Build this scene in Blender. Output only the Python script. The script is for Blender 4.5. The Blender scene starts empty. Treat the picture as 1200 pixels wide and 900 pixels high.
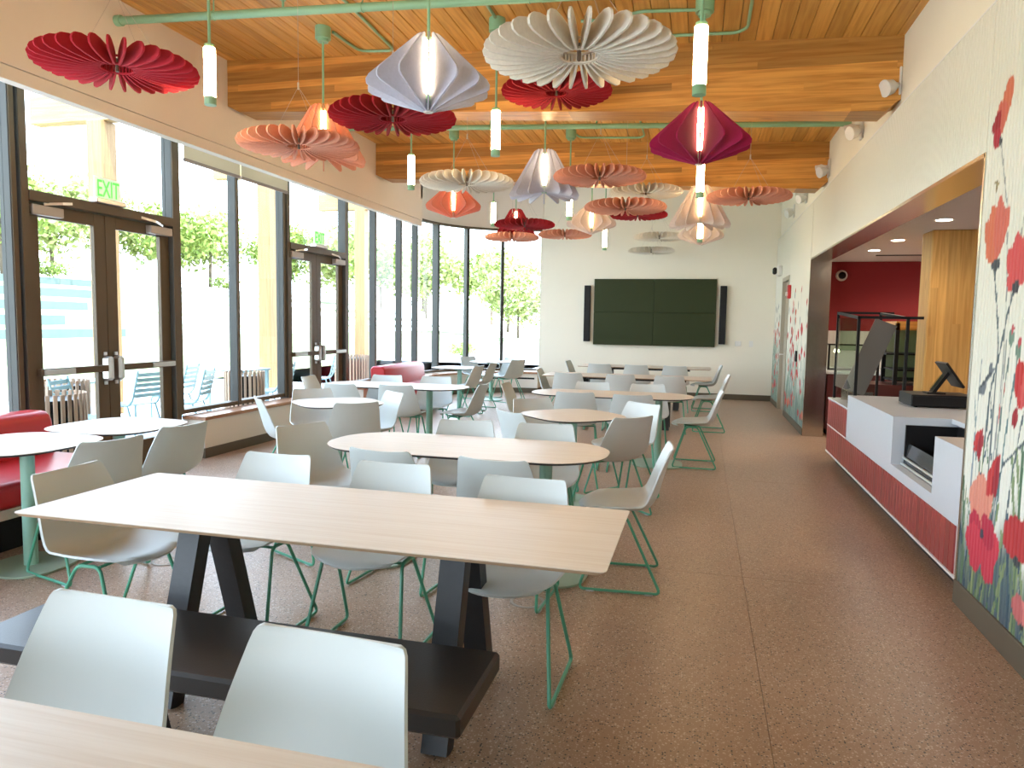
import bpy, math, random
import numpy as np
from mathutils import Vector, Matrix

random.seed(7)
rng = np.random.default_rng(7)
PI = math.pi
scene = bpy.context.scene
COL = scene.collection

# ------------------------------------------------------------------ camera
cam_d = bpy.data.cameras.new('camera')
cam_d.sensor_width = 36.0
cam_d.lens = 850.0 / 1200.0 * 36.0
cam_d.clip_start = 0.05
cam_d.clip_end = 400
cam = bpy.data.objects.new('camera', cam_d)
COL.objects.link(cam)
YAW, PITCH, ROLL = math.radians(14.45), math.radians(-4.884), 0.0165
cam.matrix_world = (Matrix.Translation((0, 0, 1.5)) @ Matrix.Rotation(YAW, 4, 'Z')
                    @ Matrix.Rotation(PI / 2 + PITCH, 4, 'X') @ Matrix.Rotation(ROLL, 4, 'Z'))
scene.camera = cam

# ------------------------------------------------------------------ world, sun, exposure
scene.view_settings.view_transform = 'Standard'
scene.view_settings.look = 'None'
scene.view_settings.gamma = 1.0
scene.view_settings.use_curve_mapping = False
scene.view_settings.exposure = 1.3

world = bpy.data.worlds.new('world')
scene.world = world
world.use_nodes = True
wn = world.node_tree.nodes
wl = world.node_tree.links
wn.clear()
w_out = wn.new('ShaderNodeOutputWorld')
w_bg = wn.new('ShaderNodeBackground')
w_tc = wn.new('ShaderNodeTexCoord')
w_sep = wn.new('ShaderNodeSeparateXYZ')
w_ramp = wn.new('ShaderNodeValToRGB')
w_ramp.color_ramp.elements[0].position = 0.0
w_ramp.color_ramp.elements[0].color = (0.82, 0.91, 1.0, 1)
w_ramp.color_ramp.elements[1].position = 0.9
w_ramp.color_ramp.elements[1].color = (0.40, 0.62, 1.0, 1)
wl.new(w_tc.outputs['Generated'], w_sep.inputs[0])
wl.new(w_sep.outputs['Z'], w_ramp.inputs[0])
wl.new(w_ramp.outputs[0], w_bg.inputs['Color'])
w_bg.inputs['Strength'].default_value = 4.2
wl.new(w_bg.outputs[0], w_out.inputs['Surface'])

sun_d = bpy.data.lights.new('sun', 'SUN')
sun_d.energy = 5.0
sun_d.angle = 0.01
sun_d.color = (1.0, 0.95, 0.86)
sun = bpy.data.objects.new('sun', sun_d)
COL.objects.link(sun)
sun.rotation_euler = Vector((-0.40, 0.22, -1.0)).to_track_quat('-Z', 'Y').to_euler()
sun.location = (10, -6, 20)

# ------------------------------------------------------------------ materials
def new_mat(name):
    m = bpy.data.materials.new(name)
    m.use_nodes = True
    nt = m.node_tree
    b = nt.nodes['Principled BSDF']
    return m, nt, b

def mat(name, col, rough=0.5, metal=0.0, spec=0.5, noise=0.0, scale=8.0, bump=0.0, bscale=60.0, emit=None, estr=0.0, randv=0.0):
    m, nt, b = new_mat(name)
    N, L = nt.nodes, nt.links
    b.inputs['Base Color'].default_value = (*col, 1)
    b.inputs['Roughness'].default_value = rough
    b.inputs['Metallic'].default_value = metal
    b.inputs['Specular IOR Level'].default_value = spec
    tc = N.new('ShaderNodeTexCoord')
    if noise > 0:
        nz = N.new('ShaderNodeTexNoise')
        nz.inputs['Scale'].default_value = scale
        nz.inputs['Detail'].default_value = 5
        L.new(tc.outputs['Object'], nz.inputs['Vector'])
        hsv = N.new('ShaderNodeHueSaturation')
        mr = N.new('ShaderNodeMapRange')
        mr.inputs['To Min'].default_value = 1 - noise
        mr.inputs['To Max'].default_value = 1 + noise
        L.new(nz.outputs['Fac'], mr.inputs['Value'])
        hsv.inputs['Color'].default_value = (*col, 1)
        if randv > 0:
            oi = N.new('ShaderNodeObjectInfo')
            mr2 = N.new('ShaderNodeMapRange')
            mr2.inputs['To Min'].default_value = 1 - randv
            mr2.inputs['To Max'].default_value = 1 + randv
            L.new(oi.outputs['Random'], mr2.inputs['Value'])
            mu = N.new('ShaderNodeMath')
            mu.operation = 'MULTIPLY'
            L.new(mr.outputs[0], mu.inputs[0])
            L.new(mr2.outputs[0], mu.inputs[1])
            L.new(mu.outputs[0], hsv.inputs['Value'])
        else:
            L.new(mr.outputs[0], hsv.inputs['Value'])
        L.new(hsv.outputs[0], b.inputs['Base Color'])
    if bump > 0:
        nb = N.new('ShaderNodeTexNoise')
        nb.inputs['Scale'].default_value = bscale
        nb.inputs['Detail'].default_value = 3
        L.new(tc.outputs['Object'], nb.inputs['Vector'])
        bp = N.new('ShaderNodeBump')
        bp.inputs['Strength'].default_value = bump
        bp.inputs['Distance'].default_value = 0.01
        L.new(nb.outputs['Fac'], bp.inputs['Height'])
        L.new(bp.outputs[0], b.inputs['Normal'])
    if emit:
        b.inputs['Emission Color'].default_value = (*emit, 1)
        b.inputs['Emission Strength'].default_value = estr
    return m

def wood_mat(name, c1, c2, axis='Y', rough=0.45, lam=0.0, lamaxis='Z', randv=0.25, stretch=14.0, scale=2.2, knots=0.35):
    """streaky grain along an axis; optional laminations across another axis."""
    m, nt, b = new_mat(name)
    N, L = nt.nodes, nt.links
    tc = N.new('ShaderNodeTexCoord')
    oi = N.new('ShaderNodeObjectInfo')
    add = N.new('ShaderNodeVectorMath')
    add.operation = 'MULTIPLY_ADD'
    cx = N.new('ShaderNodeCombineXYZ')
    for i in range(3):
        L.new(oi.outputs['Random'], cx.inputs[i])
    add.inputs[1].default_value = (37, 53, 71)
    L.new(cx.outputs[0], add.inputs[0])
    L.new(tc.outputs['Object'], add.inputs[2])
    mp = N.new('ShaderNodeMapping')
    s = [stretch, stretch, stretch]
    s['XYZ'.index(axis)] = 0.7
    mp.inputs['Scale'].default_value = s
    vec = add.outputs[0]
    lamval = None
    if lam > 0:
        sep = N.new('ShaderNodeSeparateXYZ')
        L.new(tc.outputs['Object'], sep.inputs[0])
        dv = N.new('ShaderNodeMath'); dv.operation = 'DIVIDE'
        dv.inputs[1].default_value = lam
        L.new(sep.outputs[lamaxis], dv.inputs[0])
        fl = N.new('ShaderNodeMath'); fl.operation = 'FLOOR'
        L.new(dv.outputs[0], fl.inputs[0])
        # boards in each lamination change along the grain
        along = N.new('ShaderNodeMath'); along.operation = 'MULTIPLY_ADD'
        along.inputs[1].default_value = 0.36
        off = N.new('ShaderNodeMath'); off.operation = 'MULTIPLY'
        off.inputs[1].default_value = 0.377
        L.new(fl.outputs[0], off.inputs[0])
        L.new(sep.outputs[axis], along.inputs[0])
        L.new(off.outputs[0], along.inputs[2])
        fl2 = N.new('ShaderNodeMath'); fl2.operation = 'FLOOR'
        L.new(along.outputs[0], fl2.inputs[0])
        cc = N.new('ShaderNodeCombineXYZ')
        L.new(fl.outputs[0], cc.inputs[0]); L.new(fl2.outputs[0], cc.inputs[1])
        wnz = N.new('ShaderNodeTexWhiteNoise')
        wnz.noise_dimensions = '3D'
        L.new(cc.outputs[0], wnz.inputs['Vector'])
        lamval = wnz.outputs['Value']
        va = N.new('ShaderNodeVectorMath'); va.operation = 'MULTIPLY_ADD'
        va.inputs[1].default_value = (11, 17, 5)
        L.new(wnz.outputs['Color'], va.inputs[0])
        L.new(add.outputs[0], va.inputs[2])
        vec = va.outputs[0]
    L.new(vec, mp.inputs['Vector'])
    n1 = N.new('ShaderNodeTexNoise')
    n1.inputs['Scale'].default_value = scale
    n1.inputs['Detail'].default_value = 6
    n1.inputs['Distortion'].default_value = 0.6
    L.new(mp.outputs[0], n1.inputs['Vector'])
    mix = N.new('ShaderNodeValToRGB')
    mix.color_ramp.elements[0].position = 0.32
    mix.color_ramp.elements[0].color = (*c2, 1)
    mix.color_ramp.elements[1].position = 0.62
    mix.color_ramp.elements[1].color = (*c1, 1)
    L.new(n1.outputs['Fac'], mix.inputs[0])
    col = mix.outputs[0]
    if knots > 0:
        mk = N.new('ShaderNodeMapping')
        sk = [5.0, 5.0, 5.0]; sk['XYZ'.index(axis)] = 1.6
        mk.inputs['Scale'].default_value = sk
        L.new(vec, mk.inputs['Vector'])
        vo = N.new('ShaderNodeTexVoronoi')
        vo.inputs['Scale'].default_value = 1.0
        L.new(mk.outputs[0], vo.inputs['Vector'])
        rk = N.new('ShaderNodeValToRGB')
        rk.color_ramp.elements[0].position = 0.05
        rk.color_ramp.elements[0].color = (knots, knots, knots, 1)
        rk.color_ramp.elements[1].position = 0.13
        rk.color_ramp.elements[1].color = (0, 0, 0, 1)
        L.new(vo.outputs['Distance'], rk.inputs[0])
        mk2 = N.new('ShaderNodeMix'); mk2.data_type = 'RGBA'
        L.new(rk.outputs[0], mk2.inputs[0])
        L.new(col, mk2.inputs[6])
        mk2.inputs[7].default_value = (c2[0] * .35, c2[1] * .3, c2[2] * .3, 1)
        col = mk2.outputs[2]
    hsv = N.new('ShaderNodeHueSaturation')
    mr = N.new('ShaderNodeMapRange')
    mr.inputs['To Min'].default_value = 1 - randv
    mr.inputs['To Max'].default_value = 1 + randv
    L.new(lamval if lamval is not None else oi.outputs['Random'], mr.inputs['Value'])
    L.new(mr.outputs[0], hsv.inputs['Value'])
    L.new(col, hsv.inputs['Color'])
    L.new(hsv.outputs[0], b.inputs['Base Color'])
    b.inputs['Roughness'].default_value = rough
    bp = N.new('ShaderNodeBump')
    bp.inputs['Strength'].default_value = 0.08
    bp.inputs['Distance'].default_value = 0.01
    L.new(n1.outputs['Fac'], bp.inputs['Height'])
    L.new(bp.outputs[0], b.inputs['Normal'])
    return m

M = {}
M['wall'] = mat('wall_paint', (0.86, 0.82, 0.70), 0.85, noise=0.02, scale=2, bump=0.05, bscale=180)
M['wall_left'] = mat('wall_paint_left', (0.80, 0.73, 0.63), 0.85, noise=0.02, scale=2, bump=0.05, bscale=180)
M['white'] = mat('white_paint', (0.82, 0.81, 0.79), 0.6, noise=0.02)
M['base'] = mat('brown_rubber_base', (0.12, 0.095, 0.06), 0.55, noise=0.08)
M['bronze'] = mat('bronze_frame', (0.120, 0.085, 0.050), 0.5, spec=0.3, noise=0.05)
M['mullion'] = mat('bronze_side_tone', (0.060, 0.058, 0.050), 0.5, spec=0.3, noise=0.05)  # bronze members, dark reflecting tone of their side faces put into the colour
M['steel'] = mat('brushed_steel', (0.62, 0.60, 0.55), 0.2, metal=1.0, noise=0.05, scale=30)
M['chrome'] = mat('satin_metal', (0.70, 0.68, 0.64), 0.28, metal=0.9)
M['greyplastic'] = mat('closer_cover', (0.42, 0.36, 0.31), 0.45, metal=0.3)
M['black'] = mat('black_metal', (0.009, 0.009, 0.010), 0.45, spec=0.25, noise=0.1)
M['blackwood'] = mat('black_stained_wood', (0.016, 0.017, 0.019), 0.42, noise=0.25, scale=20, bump=0.05)
M['blackseat'] = mat('black_seat', (0.020, 0.016, 0.013), 0.38, noise=0.15, bump=0.05, bscale=200)
M['screen'] = mat('screen_green_reflection', (0.036, 0.046, 0.020), 0.5, spec=0.12)  # black screen; the green reflected in it is put into the base colour
M['speaker'] = mat('speaker_cloth', (0.012, 0.011, 0.012), 0.8, bump=0.1, bscale=400)
M['shell'] = mat('chair_shell', (0.62, 0.665, 0.645), 0.42, noise=0.015, bump=0.02, bscale=300)
M['green_leg'] = mat('green_rod', (0.085, 0.36, 0.225), 0.35, noise=0.03)
M['green_col'] = mat('green_column', (0.30, 0.52, 0.40), 0.35, noise=0.03)
M['green_base'] = mat('green_base_plate', (0.36, 0.47, 0.35), 0.35, noise=0.03)
M['green_pipe'] = mat('green_pipe', (0.27, 0.50, 0.30), 0.45, noise=0.05)
M['glide'] = mat('grey_glide', (0.45, 0.46, 0.48), 0.4)
M['edge_dark'] = mat('dark_core_edge', (0.03, 0.03, 0.035), 0.4)
M['ply'] = mat('ply_edge', (0.42, 0.28, 0.17), 0.5, noise=0.1, scale=40)
M['red_vinyl'] = mat('red_vinyl', (0.55, 0.015, 0.020), 0.33, noise=0.05, bump=0.04, bscale=120)
M['red_tile'] = mat('red_glazed_tile', (0.29, 0.045, 0.043), 0.3, noise=0.12, scale=14, randv=0.18)
M['red_wall'] = mat('red_wall_paint', (0.26, 0.012, 0.014), 0.7, noise=0.03)
M['grout'] = mat('pale_grout', (0.52, 0.40, 0.38), 0.8)
M['quartz'] = mat('white_quartz', (0.61, 0.655, 0.70), 0.22, noise=0.02, scale=50)
M['ceramic'] = mat('white_tile', (0.66, 0.65, 0.61), 0.3, noise=0.05, scale=12)
M['ceil_white'] = mat('white_ceiling', (0.72, 0.70, 0.67), 0.85, noise=0.02)
M['maroon'] = mat('maroon_laminate', (0.10, 0.02, 0.02), 0.4, noise=0.15)
def cloth_mat(name, col):
    m, nt, b = new_mat(name)
    N, L = nt.nodes, nt.links
    b.inputs['Base Color'].default_value = (*col, 1); b.inputs['Roughness'].default_value = 0.9
    tr = N.new('ShaderNodeBsdfTranslucent'); tr.inputs[0].default_value = (*col, 1)
    w = N.new('ShaderNodeTexWave'); w.inputs['Scale'].default_value = 60
    tc = N.new('ShaderNodeTexCoord'); L.new(tc.outputs['Object'], w.inputs['Vector'])
    mr = N.new('ShaderNodeMapRange'); mr.inputs['To Min'].default_value = 0.26; mr.inputs['To Max'].default_value = 0.34
    L.new(w.outputs['Fac'], mr.inputs['Value'])
    mx = N.new('ShaderNodeMixShader')
    L.new(mr.outputs[0], mx.inputs[0]); L.new(b.outputs[0], mx.inputs[1]); L.new(tr.outputs[0], mx.inputs[2])
    L.new(mx.outputs[0], N['Material Output'].inputs['Surface'])
    return m
M['shade_cloth'] = cloth_mat('shade_cloth', (0.72, 0.62, 0.47))
M['shade_hem'] = mat('shade_hem', (0.36, 0.27, 0.22), 0.7)
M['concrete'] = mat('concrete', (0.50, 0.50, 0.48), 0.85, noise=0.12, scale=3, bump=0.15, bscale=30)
M['terrace'] = mat('terrace_no_glare', (0.11, 0.15, 0.135), 0.85, noise=0.12, scale=3, bump=0.15, bscale=30)
M['aqua'] = mat('pale_aqua_metal', (0.27, 0.40, 0.40), 0.4, noise=0.03)
M['bark'] = mat('bark', (0.16, 0.12, 0.09), 0.9, noise=0.3, bump=0.3)
M['white_plastic'] = mat('white_plastic', (0.80, 0.79, 0.75), 0.4)
M['exit_green'] = mat('exit_letters', (0.05, 0.80, 0.05), 0.5, emit=(0.08, 1.0, 0.06), estr=0.75)
M['red_box'] = mat('red_alarm', (0.55, 0.02, 0.02), 0.4)
M['tube'] = mat('tube_lamp', (1, 0.95, 0.85), 0.4, emit=(1.0, 0.74, 0.42), estr=22.0)
M['down'] = mat('downlight_lens', (1, 0.95, 0.85), 0.4, emit=(1.0, 0.86, 0.66), estr=9.0)
M['wire'] = mat('steel_wire', (0.55, 0.50, 0.44), 0.4, metal=0.6)
M['dark_hub'] = mat('dark_fitting', (0.10, 0.07, 0.05), 0.5)
for nm, c in dict(red=(0.52, 0.020, 0.036), crimson=(0.36, 0.008, 0.016), salmon=(0.78, 0.36, 0.235), ivory=(0.80, 0.74, 0.63),
                  lavender=(0.53, 0.55, 0.66), magenta=(0.31, 0.005, 0.07), blush=(0.74, 0.63, 0.57), coral=(0.72, 0.26, 0.18)).items():
    M['felt_' + nm] = mat('felt_' + nm, c, 0.95, noise=0.10, scale=60, bump=0.25, bscale=350)
M['plank'] = wood_mat('ceiling_fir', (0.67, 0.37, 0.092), (0.52, 0.255, 0.052), 'Y', 0.5, randv=0.16)
M['glulam'] = wood_mat('glulam_beam', (0.62, 0.30, 0.066), (0.43, 0.175, 0.030), 'X', 0.42, lam=0.062, randv=0.32, knots=0.5)
M['post'] = wood_mat('glulam_post', (0.66, 0.37, 0.11), (0.50, 0.25, 0.06), 'Z', 0.5, lam=0.075, lamaxis='X', randv=0.22, knots=0.4)
M['outpost'] = wood_mat('outdoor_timber', (0.36, 0.21, 0.085), (0.26, 0.14, 0.05), 'Z', 0.6, randv=0.05, knots=0.3)
M['outbeam'] = wood_mat('outdoor_beam', (0.40, 0.25, 0.10), (0.29, 0.165, 0.06), 'X', 0.6, randv=0.05, knots=0.3)
M['oak'] = wood_mat('whitewashed_oak', (0.72, 0.635, 0.53), (0.655, 0.55, 0.435), 'X', 0.38, randv=0.02, stretch=26, scale=2.4, knots=0.0)
M['sillwood'] = wood_mat('sill_oak', (0.46, 0.24, 0.13), (0.33, 0.15, 0.075), 'Y', 0.28, randv=0.05, knots=0.1)
M['slat'] = wood_mat('bin_slat', (0.48, 0.33, 0.22), (0.33, 0.20, 0.12), 'Z', 0.7, randv=0.2, knots=0.0)

def glass_mat(name, tint=(1, 1, 1), gloss=0.07):
    m = bpy.data.materials.new(name)
    m.use_nodes = True
    nt = m.node_tree; N, L = nt.nodes, nt.links
    N.clear()
    o = N.new('ShaderNodeOutputMaterial')
    t = N.new('ShaderNodeBsdfTransparent'); t.inputs[0].default_value = (*tint, 1)
    g = N.new('ShaderNodeBsdfGlossy'); g.inputs['Roughness'].default_value = 0.02
    fr = N.new('ShaderNodeFresnel'); fr.inputs[0].default_value = 1.30
    ge = N.new('ShaderNodeNewGeometry')
    inv = N.new('ShaderNodeMath'); inv.operation = 'SUBTRACT'; inv.inputs[0].default_value = 1.0
    L.new(ge.outputs['Backfacing'], inv.inputs[1])          # the rear face of a pane adds no second mirror
    mu = N.new('ShaderNodeMath'); mu.operation = 'MULTIPLY'
    L.new(fr.outputs[0], mu.inputs[0]); L.new(inv.outputs[0], mu.inputs[1])
    mx = N.new('ShaderNodeMixShader')
    L.new(mu.outputs[0], mx.inputs[0])
    L.new(t.outputs[0], mx.inputs[1]); L.new(g.outputs[0], mx.inputs[2])
    L.new(mx.outputs[0], o.inputs['Surface'])
    return m
M['glass'] = glass_mat('window_glass', (0.96, 0.98, 0.97))
M['case_glass'] = glass_mat('case_glass', (0.86, 0.92, 0.86))
M['case_front'] = mat('dark_case_glass', (0.05, 0.055, 0.06), 0.15)
M['smoke_glass'] = mat('smoked_panel', (0.16, 0.15, 0.145), 0.3, metal=0.4)
M['acrylic'] = mat('exit_acrylic', (0.80, 0.84, 0.78), 0.25, emit=(0.8, 1.0, 0.75), estr=0.12)

def terrazzo():
    m, nt, b = new_mat('polished_aggregate_floor')
    N, L = nt.nodes, nt.links
    tc = N.new('ShaderNodeTexCoord')
    n = N.new('ShaderNodeTexNoise'); n.inputs['Scale'].default_value = 0.9; n.inputs['Detail'].default_value = 6
    L.new(tc.outputs['Object'], n.inputs['Vector'])
    r = N.new('ShaderNodeValToRGB')
    r.color_ramp.elements[0].position = 0.3; r.color_ramp.elements[0].color = (0.345, 0.218, 0.140, 1)
    r.color_ramp.elements[1].position = 0.7; r.color_ramp.elements[1].color = (0.42, 0.275, 0.180, 1)
    L.new(n.outputs['Fac'], r.inputs[0])
    col = r.outputs[0]
    for sc, lo, c, seed in ((95, 0.80, (0.58, 0.45, 0.34), 0), (170, 0.78, (0.54, 0.41, 0.31), 5), (110, 0.85, (0.07, 0.055, 0.045), 9)):
        v = N.new('ShaderNodeTexVoronoi'); v.inputs['Scale'].default_value = sc
        mp = N.new('ShaderNodeMapping'); mp.inputs['Location'].default_value = (seed, seed * 2, 0)
        L.new(tc.outputs['Object'], mp.inputs['Vector']); L.new(mp.outputs[0], v.inputs['Vector'])
        sp = N.new('ShaderNodeSeparateXYZ'); L.new(v.outputs['Color'], sp.inputs[0])
        gt = N.new('ShaderNodeMath'); gt.operation = 'GREATER_THAN'; gt.inputs[1].default_value = lo
        L.new(sp.outputs[0], gt.inputs[0])
        lt = N.new('ShaderNodeMath'); lt.operation = 'LESS_THAN'; lt.inputs[1].default_value = 0.42
        L.new(v.outputs['Distance'], lt.inputs[0])
        mu = N.new('ShaderNodeMath'); mu.operation = 'MULTIPLY'
        L.new(gt.outputs[0], mu.inputs[0]); L.new(lt.outputs[0], mu.inputs[1])
        mx = N.new('ShaderNodeMix'); mx.data_type = 'RGBA'
        L.new(mu.outputs[0], mx.inputs[0]); L.new(col, mx.inputs[6]); mx.inputs[7].default_value = (*c, 1)
        col = mx.outputs[2]
    L.new(col, b.inputs['Base Color'])
    rr = N.new('ShaderNodeMapRange'); b.inputs['Specular IOR Level'].default_value = 0.34
    rr.inputs['To Min'].default_value = 0.27; rr.inputs['To Max'].default_value = 0.42
    L.new(n.outputs['Fac'], rr.inputs['Value']); L.new(rr.outputs[0], b.inputs['Roughness'])
    return m
M['floor'] = terrazzo()

def attr_mat():
    m, nt, b = new_mat('printed_fluted_felt')
    a = nt.nodes.new('ShaderNodeAttribute'); a.attribute_name = 'print'
    nt.links.new(a.outputs['Color'], b.inputs['Base Color'])
    b.inputs['Roughness'].default_value = 0.8
    return m
M['print'] = attr_mat()

def grass_mat():
    m, nt, b = new_mat('lawn')
    N, L = nt.nodes, nt.links
    tc = N.new('ShaderNodeTexCoord')
    n = N.new('ShaderNodeTexNoise'); n.inputs['Scale'].default_value = 0.6; n.inputs['Detail'].default_value = 8
    L.new(tc.outputs['Object'], n.inputs['Vector'])
    r = N.new('ShaderNodeValToRGB')
    r.color_ramp.elements[0].position = 0.35; r.color_ramp.elements[0].color = (0.15, 0.19, 0.06, 1)
    r.color_ramp.elements[1].position = 0.62; r.color_ramp.elements[1].color = (0.32, 0.33, 0.17, 1)
    L.new(n.outputs['Fac'], r.inputs[0]); L.new(r.outputs[0], b.inputs['Base Color'])
    b.inputs['Roughness'].default_value = 0.95
    return m
M['lawn'] = grass_mat()

def leaf_mat(name, c1, c2):
    m, nt, b = new_mat(name)
    N, L = nt.nodes, nt.links
    g = N.new('ShaderNodeNewGeometry')
    r = N.new('ShaderNodeValToRGB')
    r.color_ramp.elements[0].color = (*c1, 1); r.color_ramp.elements[1].color = (*c2, 1)
    L.new(g.outputs['Random Per Island'], r.inputs[0])
    L.new(r.outputs[0], b.inputs['Base Color'])
    b.inputs['Roughness'].default_value = 0.6
    b.inputs['Subsurface Weight'].default_value = 0.0
    return m
M['leaf'] = leaf_mat('spring_leaf', (0.17, 0.26, 0.045), (0.36, 0.42, 0.11))
M['leaf2'] = leaf_mat('pale_leaf', (0.25, 0.32, 0.09), (0.46, 0.48, 0.20))
M['blossom'] = leaf_mat('white_blossom', (0.60, 0.60, 0.58), (0.75, 0.70, 0.72))

# ------------------------------------------------------------------ mesh helpers
class MB:
    def __init__(self):
        self.v, self.f, self.mi = [], [], []
    def add(self, vs, fs, mi=0):
        o = len(self.v)
        self.v += [tuple(p) for p in vs]
        self.f += [tuple(i + o for i in f) for f in fs]
        self.mi += [mi] * len(fs)
        return self
    def box(self, x0, x1, y0, y1, z0, z1, mi=0, bev=0.0):
        if bev > 0:
            return self.bbox(x0, x1, y0, y1, z0, z1, bev, mi)
        vs = [(x, y, z) for z in (z0, z1) for y in (y0, y1) for x in (x0, x1)]
        fs = [(0, 2, 3, 1), (4, 5, 7, 6), (0, 1, 5, 4), (2, 6, 7, 3), (0, 4, 6, 2), (1, 3, 7, 5)]
        return self.add(vs, fs, mi)
    def bbox(self, x0, x1, y0, y1, z0, z1, b, mi=0):
        """box with chamfered edges"""
        lo, hi = (x0, y0, z0), (x1, y1, z1)
        vs, idx = [], {}
        for sx in (0, 1):
            for sy in (0, 1):
                for sz in (0, 1):
                    s = (sx, sy, sz)
                    for ax in range(3):
                        p = []
                        for k in range(3):
                            e = hi[k] if s[k] else lo[k]
                            d = -b if s[k] else b
                            p.append(e if k == ax else e + d)
                        idx[(s, ax)] = len(vs)
                        vs.append(tuple(p))
        fs = []
        def I(s, a): return idx[(s, a)]
        for ax in range(3):
            for sd in (0, 1):
                o = [k for k in range(3) if k != ax]
                ring = []
                for (a, c) in ((0, 0), (1, 0), (1, 1), (0, 1)):
                    s = [0, 0, 0]; s[ax] = sd; s[o[0]] = a; s[o[1]] = c
                    ring.append(I(tuple(s), ax))
                fs.append(ring if (sd == 1) == (ax != 1) else ring[::-1])
        for ax in range(3):  # edges along ax
            o = [k for k in range(3) if k != ax]
            for a in (0, 1):
                for c in (0, 1):
                    s0 = [0, 0, 0]; s0[o[0]] = a; s0[o[1]] = c
                    s1 = list(s0); s1[ax] = 1
                    s0, s1 = tuple(s0), tuple(s1)
                    fs.append([I(s0, o[0]), I(s0, o[1]), I(s1, o[1]), I(s1, o[0])])
        for sx in (0, 1):
            for sy in (0, 1):
                for sz in (0, 1):
                    s = (sx, sy, sz)
                    fs.append([I(s, 0), I(s, 1), I(s, 2)])
        return self.add(vs, fs, mi)
    def cyl(self, x, y, z0, z1, r, n=16, r2=None, mi=0):
        r2 = r if r2 is None else r2
        vs = [(x + r * math.cos(2 * PI * i / n), y + r * math.sin(2 * PI * i / n), z0) for i in range(n)]
        vs += [(x + r2 * math.cos(2 * PI * i / n), y + r2 * math.sin(2 * PI * i / n), z1) for i in range(n)]
        fs = [(i, (i + 1) % n, n + (i + 1) % n, n + i) for i in range(n)]
        fs += [tuple(range(n))[::-1], tuple(range(n, 2 * n))]
        return self.add(vs, fs, mi)
    def tube(self, pts, r, n=8, closed=False, mi=0):
        P = [Vector(p) for p in pts]
        k = len(P)
        T = []
        for i in range(k):
            if closed:
                t = P[(i + 1) % k] - P[i - 1]
            else:
                t = P[min(i + 1, k - 1)] - P[max(i - 1, 0)]
            T.append(t.normalized())
        ref = Vector((0, 0, 1)) if abs(T[0].z) < 0.9 else Vector((1, 0, 0))
        nrm = (ref - T[0] * ref.dot(T[0])).normalized()
        vs = []
        for i in range(k):
            nrm = (nrm - T[i] * nrm.dot(T[i]))
            nrm = nrm.normalized() if nrm.length > 1e-6 else T[i].orthogonal().normalized()
            bn = T[i].cross(nrm)
            for j in range(n):
                a = 2 * PI * j / n
                vs.append(P[i] + nrm * (r * math.cos(a)) + bn * (r * math.sin(a)))
        fs = []
        m = k if closed else k - 1
        for i in range(m):
            i2 = (i + 1) % k
            for j in range(n):
                fs.append((i * n + j, i * n + (j + 1) % n, i2 * n + (j + 1) % n, i2 * n + j))
        if not closed:
            fs.append(tuple(range(n))[::-1]); fs.append(tuple((k - 1) * n + j for j in range(n)))
        return self.add(vs, fs, mi)
    def prism(self, poly, axis, a, b, mi=0):
        """polygon in the plane normal to axis ('X': (y,z), 'Y': (x,z), 'Z': (x,y))"""
        n = len(poly)
        def mk(p, t):
            return {'X': (t, p[0], p[1]), 'Y': (p[0], t, p[1]), 'Z': (p[0], p[1], t)}[axis]
        vs = [mk(p, a) for p in poly] + [mk(p, b) for p in poly]
        fs = [(i, (i + 1) % n, n + (i + 1) % n, n + i) for i in range(n)]
        fs += [tuple(range(n))[::-1], tuple(range(n, 2 * n))]
        return self.add(vs, fs, mi)
    def beam(self, p0, p1, w, d, side=Vector((1, 0, 0)), mi=0):
        """rectangular bar from p0 to p1; w measured along side"""
        p0, p1 = Vector(p0), Vector(p1)
        t = (p1 - p0).normalized()
        s = (side - t * side.dot(t)).normalized()
        u = t.cross(s)
        vs = []
        for p in (p0, p1):
            for (a, c) in ((-1, -1), (1, -1), (1, 1), (-1, 1)):
                vs.append(p + s * (a * w / 2) + u * (c * d / 2))
        fs = [(0, 1, 2, 3), (7, 6, 5, 4), (0, 4, 5, 1), (1, 5, 6, 2), (2, 6, 7, 3), (3, 7, 4, 0)]
        return self.add(vs, fs, mi)
    def mesh(self, name, mats, smooth=False, angle=None):
        me = bpy.data.meshes.new(name)
        me.from_pydata(self.v, [], self.f)
        for m in (mats if isinstance(mats, (list, tuple)) else [mats]):
            me.materials.append(m)
        if any(self.mi):
            me.polygons.foreach_set('material_index', self.mi)
        import bmesh
        bm = bmesh.new(); bm.from_mesh(me)
        bmesh.ops.recalc_face_normals(bm, faces=bm.faces)
        bm.to_mesh(me); bm.free()
        if smooth:
            me.polygons.foreach_set('use_smooth', [True] * len(me.polygons))
            if angle is not None:
                me.set_sharp_from_angle(angle=angle)
        me.update()
        return me

def link(name, me, parent=None, loc=None, rotz=None):
    o = bpy.data.objects.new(name, me)
    COL.objects.link(o)
    if parent is not None:
        o.parent = parent
    if loc is not None:
        o.location = loc
    if rotz is not None:
        o.rotation_euler = (0, 0, rotz)
    return o

def obj(name, mb, mats, parent=None, smooth=False, angle=0.6, loc=None, rotz=None):
    return link(name, mb.mesh(name, mats, smooth, angle if smooth else None), parent, loc, rotz)

def thing(name, label, cat, loc=(0, 0, 0), rotz=0.0, group=None):
    o = bpy.data.objects.new(name, None)
    COL.objects.link(o)
    o.empty_display_size = 0.1
    o.location = loc
    o.rotation_euler = (0, 0, rotz)
    o['label'] = label; o['category'] = cat
    if group:
        o['group'] = group
    return o

def tag(o, label, cat, group=None):
    o['label'] = label; o['category'] = cat
    if group:
        o['group'] = group
    return o

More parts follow.
